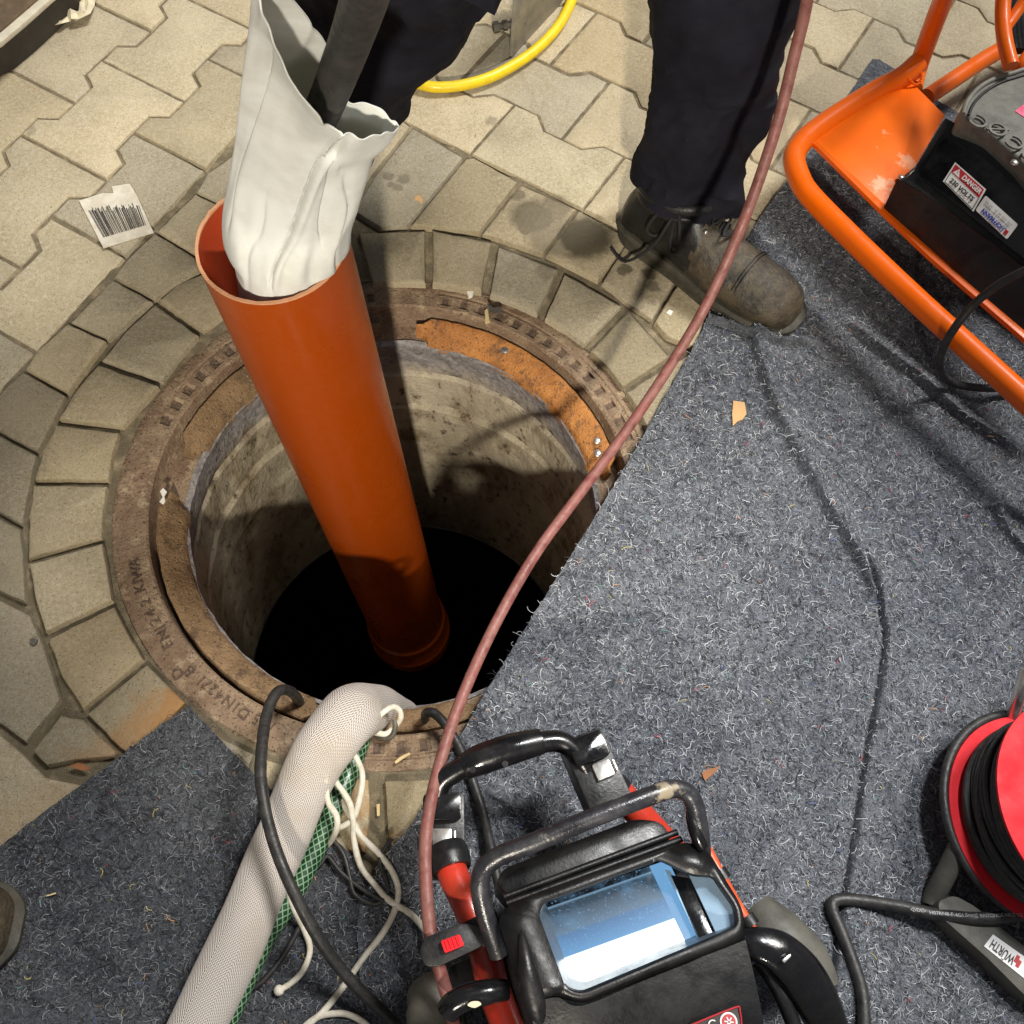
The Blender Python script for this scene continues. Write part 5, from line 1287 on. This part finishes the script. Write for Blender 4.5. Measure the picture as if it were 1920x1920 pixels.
# frame around the opening (outer rim polygon, opening polygon)
outer = [(933, 1722), (960, 1692), (1285, 1577), (1326, 1592), (1394, 1704), (1398, 1762), (1090, 1884), (1044, 1868), (1000, 1880), (968, 1840)]
op = [(1009, 1712), (1022, 1686), (1228, 1608), (1244, 1612), (1300, 1640), (1340, 1640), (1384, 1700), (1388, 1736), (1330, 1764), (1092, 1866), (1063, 1858)]
opz = lambda x, y: zq+.004*((y-1600)/260)
O3 = roundpoly([P(x, y, opz(x, y)) for x, y in op], .007, 4)
U3 = roundpoly([P(x, y, opz(x, y)-.006) for x, y in outer], .015, 5)
allp = [Vector((p.x, p.y)) for p in U3]+[Vector((p.x, p.y)) for p in O3]
ed = [(i, (i+1) % len(U3)) for i in range(len(U3))]+[(len(U3)+i, len(U3)+(i+1) % len(O3)) for i in range(len(O3))]
v_, e_, f_, ov, *_ = delaunay_2d_cdt(allp, ed, [], 0, 1e-6)
src = U3+O3; opin = pip([(p.x, p.y) for p in O3]); uin = pip([(p.x, p.y) for p in U3])
bm = bmesh.new(); bv = []
for i, p in enumerate(v_):
    k = ov[i][0] if ov[i] else 0; bv.append(bm.verts.new(src[k]))
for t in f_:
    c = sum((v_[i] for i in t), Vector((0, 0)))/len(t)
    if opin(c.x, c.y) or not uin(c.x, c.y): continue
    try: bm.faces.new([bv[i] for i in t])
    except ValueError: pass
bmesh.ops.recalc_face_normals(bm, faces=bm.faces)
o = link('hood_rim', bm, M_blackpl, mo); sm = o.modifiers.new('t', 'SOLIDIFY'); sm.thickness = .006; sm.offset = -1 if o.data.polygons[0].normal.z > 0 else 1
# interior walls down to the screen
down = Vector((.004, .012, -.055)); cO = sum(O3, Vector())/len(O3)
bm = bmesh.new(); lo = [cO+down+(p-cO)*.93 for p in O3]; loft(bm, [O3, lo], caps=False)
M_inner = mat('hood_inside', (.10, .13, .17), .28, bmp=.05, var=.1)
link('hood_inside', bm, M_inner, mo)
# screen; the white lower band is a lamp reflection put into the emission
S4 = [P(1000, 1700, zq-.055), P(1252, 1612, zq-.055), P(1332, 1776, zq-.035), P(1068, 1874, zq-.035)]
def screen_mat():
    mt, nt, bs = newmat('lit_screen_with_glare'); tc = N(nt, 'ShaderNodeTexCoord'); uvn = tc.outputs['UV']; co = tc.outputs['Object']
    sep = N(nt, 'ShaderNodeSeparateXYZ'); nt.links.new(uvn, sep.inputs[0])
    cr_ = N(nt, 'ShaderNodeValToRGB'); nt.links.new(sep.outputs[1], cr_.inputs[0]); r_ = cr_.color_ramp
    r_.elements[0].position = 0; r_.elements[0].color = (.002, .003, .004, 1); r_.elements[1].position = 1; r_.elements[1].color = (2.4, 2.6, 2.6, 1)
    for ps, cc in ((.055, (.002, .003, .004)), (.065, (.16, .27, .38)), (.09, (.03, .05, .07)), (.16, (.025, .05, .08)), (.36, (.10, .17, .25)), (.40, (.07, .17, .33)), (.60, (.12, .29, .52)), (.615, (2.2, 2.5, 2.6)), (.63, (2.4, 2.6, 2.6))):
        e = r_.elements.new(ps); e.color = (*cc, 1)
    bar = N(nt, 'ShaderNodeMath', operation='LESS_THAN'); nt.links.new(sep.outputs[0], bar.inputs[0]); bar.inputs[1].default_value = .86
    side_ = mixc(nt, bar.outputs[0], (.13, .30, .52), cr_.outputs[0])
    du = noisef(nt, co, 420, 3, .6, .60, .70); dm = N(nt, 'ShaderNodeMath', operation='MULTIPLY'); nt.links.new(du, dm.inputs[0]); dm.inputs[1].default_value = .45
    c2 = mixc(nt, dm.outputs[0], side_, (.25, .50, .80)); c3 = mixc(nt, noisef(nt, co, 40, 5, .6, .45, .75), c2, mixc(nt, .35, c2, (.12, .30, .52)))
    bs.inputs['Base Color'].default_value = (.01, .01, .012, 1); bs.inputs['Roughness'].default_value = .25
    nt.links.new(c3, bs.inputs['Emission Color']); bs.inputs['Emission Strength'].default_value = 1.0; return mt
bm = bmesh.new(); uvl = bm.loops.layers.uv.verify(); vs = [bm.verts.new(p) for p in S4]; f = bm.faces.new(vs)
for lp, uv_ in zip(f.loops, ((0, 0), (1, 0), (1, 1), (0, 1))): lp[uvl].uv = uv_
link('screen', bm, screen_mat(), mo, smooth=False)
# bezel strip right of the screen; side wall coloured as the screen's reflection
prismobj('screen_bezel', [P(1256, 1640, zq-.040), P(1292, 1646, zq-.036), P(1345, 1768, zq-.020), P(1322, 1782, zq-.022)], M_blackgl, mo, dz=.004, bevel=.0008)
prismobj('bezel_edge', [P(1248, 1630, zq-.041), P(1257, 1633, zq-.041), P(1330, 1772, zq-.024), P(1317, 1778, zq-.026)], mat('pale_blue_frame', (.35, .55, .75), .4, bmp=0), mo, dz=.004)
prismobj('side_wall_reflection', [P(1292, 1640, zq-.034), P(1345, 1640, zq-.012), P(1388, 1700, zq-.008), P(1390, 1745, zq-.010), P(1350, 1765, zq-.018)], mat('screen_reflection_blue', (.38, .55, .72), .25, metal=.2, bmp=0), mo, dz=.003)
# front apron below the opening
ap = []
front = [P(x, y, opz(x, y)-.004) for x, y in ((1000, 1882), (1044, 1870), (1090, 1886), (1200, 1842), (1300, 1802), (1398, 1762))]
low_ = [P(x, y, zq-.05) for x, y in ((990, 2080), (1050, 2080), (1120, 2080), (1220, 2080), (1330, 2070), (1450, 2040))]
bm = bmesh.new(); cf = cr(front, 6); cl = cr(low_, 6); rings = []
for t in (0, .12, .35, .65, 1): rings.append([p.lerp(q, t)+Vector((0, 0, .010*math.sin(t*math.pi))) for p, q in zip(cf, cl)])
rings.append([q-Vector((0, 0, .12)) for q in cl]); loft(bm, rings, closed=False, caps=False)
o = link('front_apron', bm, M_blackpl, mo)
prismobj('case_body', [p-Vector((0, 0, .050)) for p in body], M_blackpl, mo, dz=.13, bevel=.006)
# badge
bz = zq-.008
prismobj('badge', roundpoly([P(1290, 1925, bz), P(1385, 1886, bz+.002), P(1392, 1925, bz), P(1395, 1975, bz), P(1290, 1990, bz)], .003, 3), M_ink, mo, dz=.004)
T('badge_border', [P(1296, 1922, bz+.001), P(1378, 1889, bz+.003), P(1387, 1894, bz+.003), P(1391, 1925, bz+.001)], .0009, M_redprint, n=3, seg=8)
bm = bmesh.new(); cb = P(1366, 1916, bz+.001); tube(bm, [cb, cb+Vector((0, 0, .001))], .0085, 28); link('badge_disc', bm, M_white, mo)
bm = bmesh.new(); tube(bm, [cb, cb+Vector((0, 0, .0014))], .0068, 28); link('badge_emblem', bm, M_redprint, mo)
bm = bmesh.new()
for k in range(6):
    a_ = k/6*math.pi*2; dv = Vector((math.cos(a_), math.sin(a_), 0)); sv = Vector((-dv.y, dv.x, 0))*.0006
    prism(bm, [cb+sv+Vector((0, 0, .0020)), cb-sv+Vector((0, 0, .0020)), cb+dv*.0045-sv+Vector((0, 0, .0020)), cb+dv*.0045+sv+Vector((0, 0, .0020))], .0004)
link('badge_star', bm, M_white, mo)
put_text('badge_text', 'C', frame4(P(1335, 1922, bz+.0015), Vector((1, .15, 0)), Vector((0, 0, 1))), .012, M_white, mo)
# hood wing at the left, red slider clamp, strap, feet
T('hood_wing', [P(978, 1752, zq), P(984, 1790, zq+.004), P(990, 1830, zq+.002), P(1002, 1880, zq-.006), P(1012, 1915, zq-.015)], [.003, .007, .010, .012, .010], M_blackpl)
T('hood_wing', [P(1300, 1490, zq-.0), P(1298, 1530, zq+.002), P(1306, 1565, zq), P(1318, 1590, zq-.005)], [.005, .007, .007, .006], M_blackgl)
zc = .205
prismobj('slider_clamp', roundpoly([P(786, 1782, zc), P(796, 1758, zc), P(868, 1730, zc), P(902, 1738, zc), P(908, 1772, zc), P(822, 1812, zc), P(796, 1812, zc)], .006, 4), M_blackpl, mo, dz=.035, bevel=.003)
prismobj('red_slider', roundpoly([P(826, 1764, zc+.009), P(862, 1751, zc+.009), P(871, 1772, zc+.009), P(834, 1787, zc+.009)], .002, 3), M_redpl, mo, dz=.010, bevel=.0015)
for k in range(4): T('slider_rib', [P(834+7*k, 1763-2.4*k, zc+.0098), P(840+7*k, 1781-2.6*k, zc+.0098)], .0012, M_redpl, n=2, seg=6)
T('tube_collar', [P(892, 1722, zh+.0), P(902, 1748, zh), P(910, 1775, zh)], [.0215, .0225, .0215], M_blackpl)
T('lower_strap', [P(838, 1898, .20), P(852, 1882, .205), P(880, 1868, .207), P(915, 1860, .206), P(950, 1856, .20)], [.012, .0125, .0125, .012, .010], M_blackgl)
prismobj('strap_scuff', roundpoly([P(874, 1885, .2205), P(884, 1877, .221), P(898, 1877, .221), P(904, 1883, .2205), P(890, 1891, .220)], .003, 3), M_paper, mo, dz=.0015)
T('foot_block', [P(795, 1850, .10), P(812, 1880, .11), P(820, 1930, .11), P(830, 2000, .11)], [.020, .030, .032, .032], M_greyplastic)
prismobj('side_box', roundpoly([P(840, 1812, .13), P(905, 1785, .13), P(930, 1850, .13), P(860, 1870, .13), P(842, 1850, .13)], .006, 3), M_blackpl, mo, dz=.09, bevel=.004)
# right side parts
T('wheel', [P(1415, 1700, .075), P(1452, 1745, .08), P(1500, 1800, .08), P(1530, 1860, .08)], [.020, .030, .032, .028], M_greyplastic)
T('orange_cord', [P(1325, 1592, .20), P(1340, 1620, .20), P(1372, 1680, .20), P(1402, 1730, .20), P(1428, 1775, .19), P(1440, 1800, .17)], .0058, M_orangecable, n=8, seg=12)
for x, y in ((1352, 1641), (1404, 1727)):
    T('cord_clip', [P(x-6, y-9, .202), P(x, y, .202), P(x+6, y+9, .202)], .0088, M_blackpl, n=3, seg=12)
bm = bmesh.new()
arm = cr([P(1392, 1762, .205), P(1425, 1772, .208), P(1462, 1788, .205), P(1500, 1825, .195), P(1528, 1870, .18), P(1552, 1925, .16), P(1575, 2000, .14)], 8)
tube(bm, arm, [.012, .018, .022, .024, .024, .022, .022], 20, flat=.5); link('side_arm', bm, M_blackgl, mo)
T('arm_rib', [P(1420, 1800, .19), P(1450, 1840, .19), P(1480, 1900, .18), P(1500, 1960, .17)], .008, M_blackpl)
prismobj('arm_clip', [P(1466, 1800, .222), P(1482, 1788, .222), P(1484, 1793, .222), P(1471, 1806, .222)], M_steel, mo, dz=.003, bevel=.0005)
